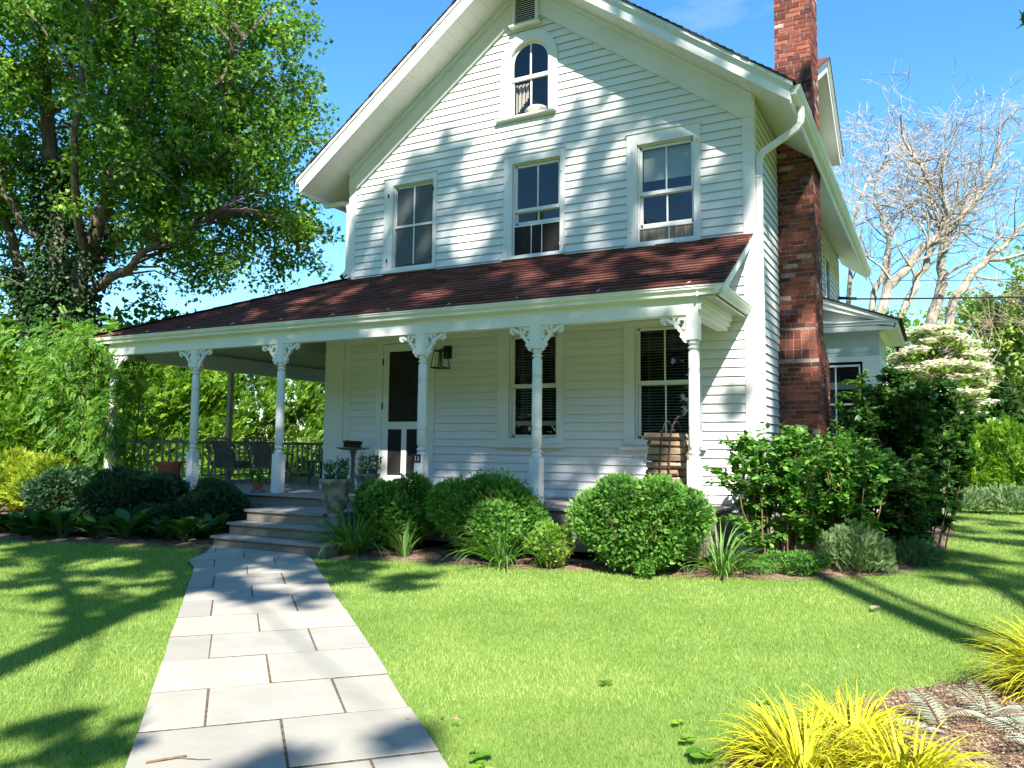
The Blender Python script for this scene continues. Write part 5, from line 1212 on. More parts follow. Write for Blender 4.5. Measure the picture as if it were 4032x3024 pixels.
for i, (x, y, s, l) in enumerate([(7.64, -8.10, 0.055, "bright weed at the path corner bottom centre"), (7.72, -8.22, 0.05, "weed touching the bottom edge beside the path"), (8.50, -7.62, 0.07, "large-leaved weed left of the golden grass"), (8.42, -7.42, 0.05, "weed in the lawn just above the large-leaved one"), (7.72, -6.72, 0.035, "lone tiny weed in the middle of the front lawn"), (8.30, -7.20, 0.04, "weed cluster left of the golden grass tips"), (8.62, -6.6, 0.035, "weed in the lawn behind the golden grass"), (8.95, -6.62, 0.05, "small round-leaved weed at the soil edge")]): weed(x, y, s, l)
# hostas
ORD = ["nearest", "second", "third", "fourth", "fifth", "sixth", "seventh", "eighth", "ninth", "tenth", "eleventh", "twelfth"]
for row, (x0, x1, n) in enumerate([(-5.4, 0.2, 12), (-4.6, 0.25, 10)]):
    for i in range(n):
        t = (i+0.5)/n; x = x0+(x1-x0)*t+random.uniform(-.12, .12); ye = np.interp(x, [-5.5, -3.5, -2.0, -0.8, 0.1, 0.5], [-4.95, -4.7, -4.2, -3.8, -3.5, -3.4])
        y = ye + 0.28 + row*0.48 + random.uniform(-.08, .08)
        if x > -0.4 and row: y = min(y, -3.0)
        hosta(x, y, 0.03, random.uniform(0.95, 1.35), "%s hosta clump of the %s row, counted leftward from the steps" % (ORD[n-1-i], "back" if row else "front"), 24)
# catmint plants
CT = merge([diamond(0.5, 0.05, (0, 0.15*i, 0), s*1.0, 0.22, 0.1) for i in range(6) for s in (1, -1)] + [diamond(0.1, 0.01, (0, 0, 0), 0, 1.0)])
def catmint(x, y, rx, h, n, label, group=None, size=0.10):
    n = int(n*2.2)
    o = empty("catmint", (x, y, 0.02), label, "catmint", group); k = rng.random((n, 2))-0.5; a = rng.random(n)*6.28; r_ = np.sqrt(rng.random(n))*rx
    hh = h*(0.25+0.75*rng.random(n))*np.sqrt(np.clip(1-(r_/rx)**2*0.6, 0, 1))
    pos = np.column_stack([x+r_*np.cos(a), y+r_*np.sin(a)*0.75, 0.0+hh-size*0.5]); d = np.column_stack([np.cos(a)*r_/rx*0.8, np.sin(a)*r_/rx*0.8, np.full(n, 1.0)]) + rng.normal(size=(n, 3))*0.5
    pos[:, 2] = np.maximum(pos[:, 2], 0.02)
    leaves("foliage", L_CAT, pos, rot_frames(d), rng.uniform(0.7, 1.2, n)*size, CT, o)
catmint(8.58, -0.98, 0.42, 0.58, 750, "pale grey-green leafy perennial by the lawn below the tall shrubs")
catmint(9.15, 0.2, 0.36, 0.35, 350, "darker low perennial behind the pale one at the bed corner")
catmint(-6.9, -3.1, 0.9, 0.62, 1500, "pale green leafy perennial at the left edge of the picture")
for i, (x, y) in enumerate([(9.9, 10.9), (10.9, 11.1), (12.0, 11.2), (13.2, 11.2)]):
    catmint(x, y, 0.75, 0.72, 900, ["pale perennial mound at the far lawn edge nearest the house", "second pale perennial mound along the far lawn edge", "third pale perennial mound along the far lawn edge", "pale perennial mound at the far right lawn edge"][i], "pale mounds at the far end of the lawn", 0.13)
# yellow-green shrub at far left
shrub("golden_shrub", "bright yellow-green leafy shrub at the left end of the porch", -6.35, -1.75, 0.0, 1.0, 0.7, 1.35, 2600, 0.14, L_YEL, None, amp=0.3, tmpl=SPRIG, up=0.8)

# ---- tall leafy viburnum shrubs at the house corner
def tall_shrub(x, y, rx, ry, h, n, label, leaf=0.088, mt=None, ns=26, bare=0.3):
    o = empty("leafy_shrub", (x, y, 0), label, "shrub", "tall broad-leaved shrubs at the house corner"); mb = MB(); tips = []
    P_ = []; D_ = []
    for i in range(ns):
        az = random.uniform(0, 6.28); q = math.sqrt(random.random()); tx, ty = x+rx*q*math.cos(az), y+ry*q*math.sin(az); tz = h*(0.72+0.30*math.sqrt(max(0, 1-q*q)))*random.uniform(0.86, 1.03)
        b = Vector((x+0.45*(tx-x)*random.uniform(.6, 1.1), y+0.45*(ty-y)*random.uniform(.6, 1.1), 0)); t = Vector((tx, ty, tz)); m_ = b.lerp(t, .5)+Vector((random.gauss(0, .05), random.gauss(0, .05), 0.03))
        pts = [b, b.lerp(m_, .5)+Vector((random.gauss(0, .02), random.gauss(0, .02), 0)), m_, m_.lerp(t, .5)+Vector((random.gauss(0, .02), random.gauss(0, .02), 0)), t]
        mb.tube(pts, [0.012, 0.010, 0.008, 0.006, 0.003], 5, False)
        for k in range(7):
            f = bare + (1-bare)*random.random(); j = f*4; a = pts[int(min(3, j))].lerp(pts[int(min(3, j))+1], j-int(min(3, j)))
            side = Vector((random.gauss(0, 1), random.gauss(0, 1), random.uniform(0, 0.9))).normalized()*random.uniform(0.12, 0.38)
            e_ = a+side; mb.tube([a, a+side*0.5+Vector((0, 0, .02)), e_], [0.004, 0.003, 0.002], 4, False); tips.append((a, e_))
        tips.append((m_, t))
    per = max(3, int(n*3.0/len(tips)))
    for a, b in tips:
        for k in range(per):
            f = random.random()**0.6; p = a.lerp(b, f); P_.append((p.x+random.gauss(0, .02), p.y+random.gauss(0, .02), p.z+random.gauss(0, .015))); dv = (b-a).normalized()*0.5+Vector((random.gauss(0, .8), random.gauss(0, .8), random.gauss(-0.05, .35))); D_.append(tuple(dv))
    P_ = np.array(P_); D_ = np.array(D_)
    mb.build("stem", TWIG, o)
    leaves("foliage", mt or L_VIB, P_, rot_frames(D_, np.tile([0, 0, 1.4], (len(P_), 1)), 0.6), rng.uniform(0.55, 1.15, len(P_))*leaf, BROAD, o)
tall_shrub(7.72, -1.05, 0.62, 0.50, 1.72, 2300, "broad-leaved shrub with bare lower stems in front of the downspout", bare=0.16)
tall_shrub(8.45, -0.45, 0.55, 0.60, 1.62, 2300, "broad-leaved shrub in front of the brick chimney base", bare=0.12)
tall_shrub(8.25, 0.9, 0.45, 0.6, 1.75, 1500, "broad-leaved shrub pressed against the chimney", bare=0.12)
tall_shrub(8.55, 2.9, 0.55, 0.9, 2.75, 2000, "tallest broad-leaved shrub in front of the sunroom window", bare=0.25, ns=20)
tall_shrub(9.20, 2.2, 0.85, 0.9, 2.55, 4200, "dark spreading shrub at the right end of the foundation bed", mt=L_DARK, leaf=0.13, bare=0.1, ns=34)
tall_shrub(8.95, 0.75, 0.55, 0.55, 1.35, 1700, "lower dark shrub under the spreading one", mt=L_DARK, leaf=0.10, bare=0.15)
mb = MB(); mb.box(9.52, 9.60, 7.6, 7.68, 0, 0.62); mb.box(8.9, 9.52, 7.63, 7.66, 0.42, 0.50); tag(mb.build("wooden_post", RISER), "short weathered wood post with a rail beside the dark shrub", "fence post")

# ---- wisteria on the corner post
w = empty("wisteria_vine", (-4.5, -1.9, 0), "wisteria vine wrapping the leftmost porch post and trailing over the roof edge", "vine"); mb = MB(); P_ = []; D_ = []
def vine_run(pts, n, spread, rad=0.012):
    pts = [Vector(p) for p in pts]
    mb.tube(pts, rad, 5, False)
    for i in range(n):
        f = random.random()*(len(pts)-1.001); a = pts[int(f)].lerp(pts[int(f)+1], f-int(f)); o_ = Vector((random.gauss(0, spread), random.gauss(0, spread), random.gauss(0, spread*0.8)))
        P_.append(tuple(a+o_)); dv = o_.normalized()+Vector((0, -0.3, -0.45)) + Vector((random.gauss(0, .4), random.gauss(0, .4), random.gauss(0, .3))); D_.append(tuple(dv))
sp = [(-4.37+0.11*math.cos(a*3.1), -1.56+0.11*math.sin(a*3.1), 0.4+a*0.9) for a in np.linspace(0, 3.3, 26)]
vine_run(sp[6:], 560, 0.16, 0.018); vine_run([(-4.6, -1.5, 0.1), (-4.95, -1.70, 1.3), (-4.95, -1.8, 2.2), (-4.75, -1.9, 3.3)], 300, 0.20, 0.02)
vine_run([(-4.30, -1.35, 0.2), (-4.15, -1.2, 1.2), (-4.1, -1.2, 2.2), (-4.2, -1.3, 3.0)], 260, 0.17, 0.014)
vine_run([(-4.5, -1.8, 3.2), (-5.0, -1.85, 3.5), (-5.7, -1.9, 3.65), (-6.5, -2.0, 3.45)], 240, 0.20, 0.012); vine_run([(-5.2, -1.85, 3.5), (-5.6, -2.1, 3.0), (-5.9, -2.2, 2.4)], 130, 0.26, 0.01)
vine_run([(-4.9, -1.9, 3.4), (-5.2, -2.05, 2.6), (-5.25, -2.0, 1.7)], 200, 0.2, 0.01); vine_run([(-4.9, -1.9, 3.45), (-4.6, -2.0, 3.25), (-4.4, -1.9, 2.7)], 50, 0.10, 0.01)
mb.build("stem", TWIG, w); P_ = np.array(P_); D_ = np.array(D_)
leaves("foliage", L_WIS, P_, rot_frames(D_, np.tile([0, -0.5, 0.9], (len(P_), 1)), 0.5), rng.uniform(0.17, 0.28, len(P_)), PINNATE, w)
# (fallen bits)
mb = MB(); mb.tube([(6.43, -8.90, 0.036), (6.50, -8.80, 0.040), (6.52, -8.76, 0.038)], [0.007, 0.006, 0.003], 5); mb.tube([(6.50, -8.80, 0.04), (6.60, -8.76, 0.036), (6.64, -8.73, 0.034)], 0.0025, 4); tag(mb.build("fallen_twig", TWIG), "short broken twig lying on the path near the bottom edge", "twig")
def dead_leaf(x, y, s, label, z=0.034):
    mb = MB(); a = random.uniform(0, 6.28); pts = [(x + s*(u*math.cos(a) - v*math.sin(a)), y + s*(u*math.sin(a)+v*math.cos(a)), z + 0.25*s*abs(v) + 0.1*s*u) for u, v in [(-.5, 0), (-.1, .35), (.3, .22), (.5, 0), (.25, -.25), (-.15, -.32)]]
    mb.add([(x, y, z)] + pts, [(0, 1+k, 1+(k+1) % 6) for k in range(6)]); tag(mb.build("dead_leaf", L_TUFT), label, "dead leaf", "fallen dead leaves")
dead_leaf(8.97, -3.40, 0.13, "large tan dead leaf lying on the lawn by the shadow bands", 0.045)
dead_leaf(7.08, -7.86, 0.04, "small dead leaf on the path slab near its right corner"); dead_leaf(7.20, -7.72, 0.035, "tiny dead leaf at the right edge of the path"); dead_leaf(7.32, -7.78, 0.05, "dead leaf caught in the grass right of the path", 0.05)

# ---- hedge on the left, behind the railing
def hedge_run(name, label, pts, width, n, size, mt, zb=0.0, stems_n=60, cat="hedge"):
    """pts: (x, y, height) polyline"""
    P = np.array(pts, float); o = empty(name, tuple(P[0][:2])+(0,), label, cat); seg = np.linalg.norm(np.diff(P[:, :2], axis=0), axis=1); cum = np.concatenate([[0], np.cumsum(seg)])
    t = rng.random(n)*cum[-1]; x = np.interp(t, cum, P[:, 0]); y = np.interp(t, cum, P[:, 1]); hh = np.interp(t, cum, P[:, 2])
    i = np.clip(np.searchsorted(cum, t)-1, 0, len(seg)-1); dr = np.diff(P[:, :2], axis=0)/seg[:, None]; nn = np.stack([dr[i, 1], -dr[i, 0]], 1)
    v = rng.random(n)**0.8; bump = 0.22*np.sin(t*2.3+3*np.sin(v*5))+0.18*np.sin(t*5.1+v*9)+0.12*np.sin(t*11+v*17)
    prof = np.sqrt(np.clip(1-np.clip((v-0.75)/0.27, 0, 1)**2, 0, 1)); top = 1+0.07*np.sin(t*3.1)+0.05*np.sin(t*7.7)
    dep = rng.random(n)**2.0*0.45; off = (width*(0.72+bump*0.6)*prof - dep)*np.where(rng.random(n) < 0.88, 1, -1)
    pos = np.column_stack([x+nn[:, 0]*off, y+nn[:, 1]*off, zb+v*hh*top]); N3 = np.column_stack([nn*np.sign(off)[:, None]*prof[:, None], 0.25+v])
    d = N3 + rng.normal(size=(n, 3))*0.6
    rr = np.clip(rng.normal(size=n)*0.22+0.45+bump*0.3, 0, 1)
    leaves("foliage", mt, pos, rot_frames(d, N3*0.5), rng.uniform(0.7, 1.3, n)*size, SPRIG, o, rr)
    mb = MB()
    for k in range(stems_n):
        tt = random.random()*cum[-1]; a = Vector((float(np.interp(tt, cum, P[:, 0])), float(np.interp(tt, cum, P[:, 1])), 0)); q = Vector((float(np.interp(tt, cum, P[:, 0]))+random.gauss(0, .4), a.y+random.gauss(0, .4), random.uniform(.6, .95)*float(np.interp(tt, cum, P[:, 2])))); mb.tube([a, a.lerp(q, .5)+Vector((random.gauss(0, .1), random.gauss(0, .1), 0)), q], [0.03, 0.02, 0.008], 5, False)
    mb.build("stem", TWIG, o); return o
hedge_run("hedge", "tall loose light green hedge behind the left porch railing", [(-11.5, -2.6, 3.5), (-9.6, -1.4, 3.5), (-8.6, 0.3, 3.9), (-7.9, 3.0, 3.8), (-7.1, 5.6, 3.7), (-6.4, 8.5, 3.9), (-5.2, 11.5, 4.2), (-2.5, 13.5, 4.2)], 0.9, 33000, 0.20, L_PRIVET)
hedge_run("hedge", "yellow-green leafy hedge at the far end of the right lawn", [(8.4, 12.6, 1.9), (10.0, 12.9, 2.2), (12.0, 13.2, 2.1), (15, 13.2, 2.4), (19, 12.5, 2.6)], 0.7, 9000, 0.20, L_PRIVET, stems_n=70)
# ================================================================== TREES
def smooth_path(pts, k=4):
    P = [Vector(p) for p in pts]; out = []
    for i in range(len(P)-1):
        p0 = P[max(i-1, 0)]; p1 = P[i]; p2 = P[i+1]; p3 = P[min(i+2, len(P)-1)]
        for j in range(k):
            t = j/k; out.append(0.5*((2*p1)+(p2-p0)*t+(2*p0-5*p1+4*p2-p3)*t*t+(3*p1-p0-3*p2+p3)*t*t*t))
    out.append(P[-1]); return out
def clusters(centers, rads, per, size, flat=0.75):
    """leaf positions and directions round cluster centres"""
    C = np.repeat(centers, per, axis=0); r = np.repeat(rads, per); n = len(C)
    u = unit(n); q = rng.random(n)**0.5
    off = u*q[:, None]*r[:, None]; off[:, 2] *= flat
    d = u*0.7 + rng.normal(size=(n, 3))*0.5; d[:, 2] -= 0.25
    nz = np.tile([0, 0, 1.3], (n, 1)) + rng.normal(size=(n, 3))*0.5
    return C+off, d, nz
# -- big maple on the left
mt_ = empty("maple_tree", (-13.8, 3.2, 0), "huge many-limbed maple with ivy-covered trunk filling the left of the sky", "tree")
limbs = [
 ([[-13.9,3.3,0],[-13.9,3.3,2.8],[-13.85,3.11,5.02],[-13.78,3.04,6.13],[-13.69,2.93,7.8],[-13.84,2.7,9.47],[-13.89,2.54,10.86],[-13.96,2.34,12.67],[-13.94,2.16,14.75],[-13.84,2.02,16.84]], 0.42, 0.12),
 ([[-13.7,3.3,2.0],[-13.6,3.29,4.0],[-13.3,3.29,5.03],[-12.94,3.15,6.08],[-12.26,3.06,7.38],[-11.47,2.92,8.49],[-11.24,2.99,9.15],[-10.9,2.88,9.88],[-10.16,2.83,10.95],[-9.52,2.75,11.85],[-9.15,2.62,12.91],[-8.94,2.6,14.44]], 0.36, 0.06),
 ([[-11.47,2.92,8.49],[-10.74,2.91,9.19],[-9.76,3.05,9.74],[-8.83,3.04,10.24],[-7.98,3.21,10.92],[-7.32,3.39,11.64],[-6.85,3.56,12.53]], 0.15, 0.03),
 ([[-13.5,3.4,5.3],[-13.11,3.43,5.79],[-11.96,3.44,6.26],[-10.94,3.39,6.52],[-10.34,3.34,6.89],[-9.37,3.48,7.28],[-8.23,3.61,7.63],[-7.62,3.69,7.9]], 0.19, 0.03),
 ([[-10.9,2.88,9.88],[-10.31,2.88,9.58],[-8.97,3.05,9.34],[-7.92,3.41,9.09]], 0.10, 0.03),
 ([[-11.4,2.95,8.7],[-11.6,3.05,9.6],[-11.84,3.12,10.41],[-11.92,3.16,12.0],[-11.6,3.53,13.53],[-11.37,3.51,15.06]], 0.17, 0.06),
 ([[-13.92,2.83,7.4],[-13.93,2.14,7.63],[-14.07,1.64,8.48],[-14.18,1.39,9.25],[-14.63,1.07,10.18]], 0.13, 0.05),
 ([[-13.88,2.51,11.28],[-13.68,2.99,12.15],[-13.69,3.02,14.24],[-13.26,3.09,15.95]], 0.15, 0.07),
 ([[-13.97,3.04,4.6],[-15.09,2.92,5.94],[-15.78,2.73,7.71],[-16.49,2.34,10.22],[-17.5,2,13]], 0.22, 0.08),
 ([[-13.9,3.1,5.5],[-13.2,4.6,8.0],[-11.8,6.2,10.5],[-10.5,7.2,13.0]], 0.22, 0.07),
 ([[-12.6,3.1,6.8],[-11.0,1.6,8.6],[-9.8,0.9,10.6],[-9.2,0.6,12.6]], 0.14, 0.05)]
mb = MB(); sk = []
for pts, r0, r1 in limbs:
    sp_ = smooth_path(pts); n = len(sp_)
    sp_ = [p + Vector((random.gauss(0, .03), random.gauss(0, .03), random.gauss(0, .03))) if 0 < i < n-1 else p for i, p in enumerate(sp_)]
    mb.tube(sp_, [r0+(r1-r0)*(i/(n-1))**0.8 for i in range(n)], 12); sk += [p for i, p in enumerate(sp_) if i > n*0.25 and p.z > 5]
tk = mb.build("trunk", BARK, mt_, smooth=True)
# crown volume: ellipsoids
ELL = [((-12.5, 3.6, 13.0), (6.6, 5.5, 5.4), 1.0), ((-9.3, 4.6, 9.6), (3.9, 4.2, 3.6), 1.2), ((-8.4, 5.4, 7.9), (2.5, 2.6, 2.3), 1.25), ((-16.6, 2.6, 9.3), (3.6, 4.0, 4.6), 0.9), ((-13.4, 6.2, 9.0), (3.2, 2.6, 3.0), 0.9), ((-8.8, 3.4, 13.4), (3.0, 4.0, 4.2), 1.0), ((-12.0, 0.9, 15.2), (4.2, 3.0, 3.2), 0.9)]
cen = []
for c, r, w_ in ELL:
    vol = r[0]*r[1]*r[2]; k = int(vol*w_*4.0)
    u = unit(k); q = rng.random(k)**0.42; cen.append(np.array(c)+u*q[:, None]*np.array(r))
cen = np.concatenate(cen)
nzv = np.sin(cen[:, 0]*1.25+1.3)*np.sin(cen[:, 1]*1.05+0.4)*np.sin(cen[:, 2]*1.35+0.9)
cen = cen[(nzv > -0.42)]
cen = cen[cen[:, 2] > 5.6 + 0.9*np.clip((cen[:, 0]+11.5)/2, 0, 1) - 0.25*np.clip(cen[:, 0]+9.0, 0, 3) + 0.5*np.sin(cen[:, 0]*2.1+cen[:, 1])]
D2 = np.sqrt((cen[:, 0]+13.8)**2+(cen[:, 1]-3.0)**2)
cen = cen[~((D2 < 1.7) & (cen[:, 2] < 10.5) & (rng.random(len(cen)) < 0.8))]
cen = cen[~((cen[:, 0] > -12.4) & (cen[:, 0] < -9.6) & (cen[:, 1] < 3.2) & (cen[:, 2] < 12.0) & (rng.random(len(cen)) < 0.75))]
SK = np.array([tuple(p) for p in sk])
mb = MB()
for c in cen:
    if random.random() < 0.22:
        dd = np.linalg.norm(SK-c, axis=1) + np.maximum(0, SK[:, 2]-c[2])*1.5; j = int(random.choice(np.argsort(dd)[:9]))
        if dd[j] < 5.5:
            a = Vector(SK[j]); b = Vector(c); m_ = a.lerp(b, .5)+Vector((random.gauss(0, .15), random.gauss(0, .15), 0.12*(b-a).length)); mb.tube([a, a.lerp(m_, .55), m_, m_.lerp(b, .55), b], [0.045, 0.034, 0.024, 0.016, 0.006], 4, False)
mb.build("branch", BARK, mt_)
print("maple clusters", len(cen))
pos, d, nz_ = clusters(cen, rng.uniform(0.38, 0.72, len(cen)), 66, 0.15)
rr = np.clip(rng.normal(size=len(pos))*0.2+0.40+np.repeat(rng.normal(size=len(cen))*0.16, 66), 0, 1)
leaves("crown", L_MAPLE, pos, rot_frames(d, nz_, 0.4), rng.uniform(0.095, 0.165, len(pos)), MAPLE, mt_, rr)
# ivy on the trunk
P_ = []; D_ = []
for pts, r0, r1 in (limbs[0], limbs[1], limbs[8]):
    sp_ = smooth_path(pts); m_ = int(len(sp_)*(0.62 if pts is limbs[0][0] else 0.42))
    for i in range(7000 if pts is limbs[0][0] else 2600):
        f = random.random()**1.1*(m_-1); a = sp_[int(f)].lerp(sp_[int(f)+1], f-int(f)); z01 = f/m_; rr_ = (r0*1.05 + abs(random.gauss(0.10, 0.18)))*(1.25-0.5*z01); th = random.uniform(0, 6.28)
        P_.append((a.x+rr_*math.cos(th), a.y+rr_*math.sin(th), max(0.3, a.z+random.gauss(0, .1)))); D_.append((math.cos(th)*0.6+random.gauss(0, .4), math.sin(th)*0.6+random.gauss(0, .4), -0.5+random.gauss(0, .4)))
for i in range(4200):   # base skirt of ivy
    th = random.uniform(0, 6.28); z = random.uniform(1.5, 6.2); rr_ = 0.75+0.3*math.sin(z*1.7+th*2)+random.gauss(0, .12); P_.append((-13.7+rr_*math.cos(th), 3.2+rr_*math.sin(th), z)); D_.append((math.cos(th)+random.gauss(0, .5), math.sin(th)+random.gauss(0, .5), -0.4+random.gauss(0, .4)))
P_ = np.array(P_); D_ = np.array(D_); leaves("ivy", L_IVY, P_, rot_frames(D_, D_*0+np.array([0, -0.5, 0.6]), 0.7), rng.uniform(0.10, 0.17, len(P_)), BROAD, mt_)

# -- generic leafy tree
def leafy_tree(name, label, x, y, h, r, ncl, per, leaf, mt, z0=None, group=None, trunk_r=0.14, bark=BARK, tmpl=BROAD, flat=0.8, cat="tree", ry=None, crad=(0.35, 0.65)):
    o = empty(name, (x, y, 0), label, cat, group); z0 = h*0.25 if z0 is None else z0; cz = (h+z0)/2; rz = (h-z0)/2
    u = unit(ncl); q = rng.random(ncl)**0.38; amp = 1+0.18*np.sin(u[:, 0]*5+x)+0.14*np.sin(u[:, 2]*6+y)
    c = np.array([x, y, cz])+u*(q*amp)[:, None]*np.array([r, ry or r, rz])*0.92
    mb = MB(); top = Vector((x+random.gauss(0, .2), y, z0+rz)); tp = [Vector((x, y, 0)), Vector((x+random.gauss(0, .1), y, z0)), top]; mb.tube(tp, [trunk_r, trunk_r*0.8, trunk_r*0.35], 8)
    for cc in c[:min(len(c), 60)]:
        a = tp[1].lerp(top, random.random()); b = Vector(cc); mb.tube([a, a.lerp(b, .5)+Vector((0, 0, .1)), b], [trunk_r*0.25, trunk_r*0.15, 0.01], 5, False)
    mb.build("trunk", bark, o)
    pos, d, nz_ = clusters(c, rng.uniform(crad[0], crad[1], ncl)*max(0.6, r/3), per, leaf, flat)
    rr = np.clip(rng.normal(size=len(pos))*0.2+0.45+np.repeat(rng.normal(size=ncl)*0.16, per), 0, 1)
    leaves("crown", mt, pos, rot_frames(d, nz_, 0.5), rng.uniform(0.7, 1.3, len(pos))*leaf, tmpl, o, rr); return o
GT = "trees standing beyond the hedges"
leafy_tree("background_tree", "bright green tree above the porch roof's left end", -14.2, 7.4, 6.3, 2.3, 330, 26, 0.20, L_FAR, 1.0, GT)
leafy_tree("background_tree", "green tree behind the hedge at the far left edge", -17.5, 4.0, 6.0, 3.0, 280, 26, 0.22, L_PRIVET, 0.8, GT)
leafy_tree("background_tree", "green tree seen low behind the ivy trunk", -18.0, 9.0, 6.6, 3.0, 260, 24, 0.24, L_FAR, 0.8, GT)
leafy_tree("background_tree", "leafy tree seen through the porch between the turned posts", -10.5, 15.0, 5.6, 3.6, 300, 26, 0.25, L_FAR, 0.8, GT)
leafy_tree("background_tree", "leafy tree seen through the porch beside the white pilaster", -5.0, 18.5, 6.0, 4.0, 300, 26, 0.26, L_FAR, 0.8, GT)
leafy_tree("background_tree", "low dense tree closing the gap behind the porch railing", -7.5, 13.5, 5.0, 2.8, 380, 30, 0.22, L_FAR, 0.2, GT)
leafy_tree("background_tree", "broad tree behind the far corner of the porch", -3.0, 17.0, 5.6, 3.0, 380, 30, 0.24, L_FAR, 0.2, GT)
leafy_tree("background_tree", "far tree filling the horizon behind the left hedge", -13.0, 24.0, 6.8, 5.0, 380, 28, 0.34, L_FAR, 0.2, GT)
# right side
leafy_tree("background_tree", "tall green tree behind the bare trees at the right", 12.6, 31.5, 10.6, 3.4, 380, 26, 0.26, L_SPR, 1.5, GT)
leafy_tree("background_tree", "broad green tree filling the right edge behind the tangle", 17.0, 29.5, 12.5, 4.6, 480, 26, 0.28, L_SPR, 1.0, GT)
leafy_tree("background_tree", "dark green tree low behind the white flowering dogwood", 9.4, 31.0, 6.6, 3.2, 260, 24, 0.26, L_SPR, 0.6, GT)
leafy_tree("background_tree", "small bright green tree right of the conifer", 14.2, 21.5, 4.6, 2.0, 200, 24, 0.20, L_PRIVET, 0.3, GT)
leafy_tree("background_tree", "thin yellow-green sapling above the sunroom roof", 8.35, 17.5, 6.3, 0.95, 46, 18, 0.15, L_PRIVET, 3.6, GT, trunk_r=0.05)
leafy_tree("background_tree", "dark evergreen mass at the left behind the sunroom", 4.0, 33.0, 6.0, 4.0, 240, 22, 0.28, L_FAR, 0.6, GT)
leafy_tree("background_tree", "rounded tree closing the view at the far right", 21.5, 24.0, 9.0, 4.2, 330, 24, 0.28, L_SPR, 0.6, GT)
leafy_tree("background_tree", "sparse pale green spring tree behind the bare limbs at the right", 13.6, 27.5, 10.2, 2.8, 240, 22, 0.20, L_SPR, 2.0, GT)
# flowering dogwood: tiers of white bracts over leaves
dg = empty("flowering_dogwood", (9.5, 13.9, 0), "dogwood covered in tiers of creamy white blossom beside the sunroom", "tree"); mb = MB()
mb.tube([(9.5, 13.9, 0), (9.45, 13.85, 1.6), (9.5, 13.8, 3.0), (9.35, 13.6, 4.6)], [0.10, 0.08, 0.05, 0.02], 8)
cl = []
for i in range(105):
    az = random.uniform(0, 6.28); q = random.random()**.5; z = random.uniform(2.2, 4.95); rad = 1.45*(1 - max(0, (z-3.6)/1.9))**0.7; c = Vector((9.42+rad*q*math.cos(az), 13.8+rad*0.8*q*math.sin(az), z + 0.10*math.sin(az*3))); cl.append(tuple(c)); mb.tube([(9.47, 13.85, z-0.35), ((9.47+c.x)/2, (13.85+c.y)/2, z-0.12), tuple(c)], [0.022, 0.014, 0.005], 4, False)
mb.build("trunk", BARK, dg); cl = np.array(cl)
pos, d, nz_ = clusters(cl, rng.uniform(0.25, 0.5, len(cl)), 30, 0.12, 0.35); leaves("crown", L_PRIVET, pos - np.array([0, 0, 0.08]), rot_frames(d, nz_, 0.4), rng.uniform(0.08, 0.14, len(pos)), BROAD, dg)
pos, d, nz_ = clusters(cl, rng.uniform(0.25, 0.5, len(cl)), 110, 0.12, 0.28); d[:, 2] *= 0.2
QUAD4 = merge([diamond(0.75, -0.04, (0, 0, 0), a, 0.5) for a in (0, math.pi/2, math.pi, -math.pi/2)])
leaves("blossom", L_DOG, pos, rot_frames(d, np.tile([0, -0.5, 3.0], (len(pos), 1)), 0.5), rng.uniform(0.12, 0.18, len(pos)), QUAD4, dg)
# conifer
cf = empty("conifer", (11.25, 19.0, 0), "small feathery conifer behind the far hedge", "tree"); mb = MB(); mb.tube([(11.25, 19, 0), (11.25, 19, 3.9)], [0.09, 0.015], 7); P_ = []; D_ = []
for k in range(130):
    z = 0.3+3.4*k/130; rad = 1.35*(1-(z/3.95))**0.85+0.06; az = k*2.4; e_ = Vector((11.25+rad*math.cos(az), 19+rad*math.sin(az), z+0.05+0.12*rad)); a = Vector((11.25, 19, z)); mb.tube([a, a.lerp(e_, .6), e_], [0.014, 0.008, 0.003], 4, False)
    for j in range(26): f = random.random(); p = a.lerp(e_, f); P_.append((p.x+random.gauss(0, .05), p.y+random.gauss(0, .05), p.z+random.gauss(0, .03))); dv = (e_-a).normalized()*0.8; D_.append((dv.x+random.gauss(0, .6), dv.y+random.gauss(0, .6), random.gauss(0, .3)))
mb.build("trunk", BARK, cf); leaves("crown", L_CON, np.array(P_), rot_frames(np.array(D_)), rng.uniform(0.16, 0.28, len(P_)), SPRIG, cf)
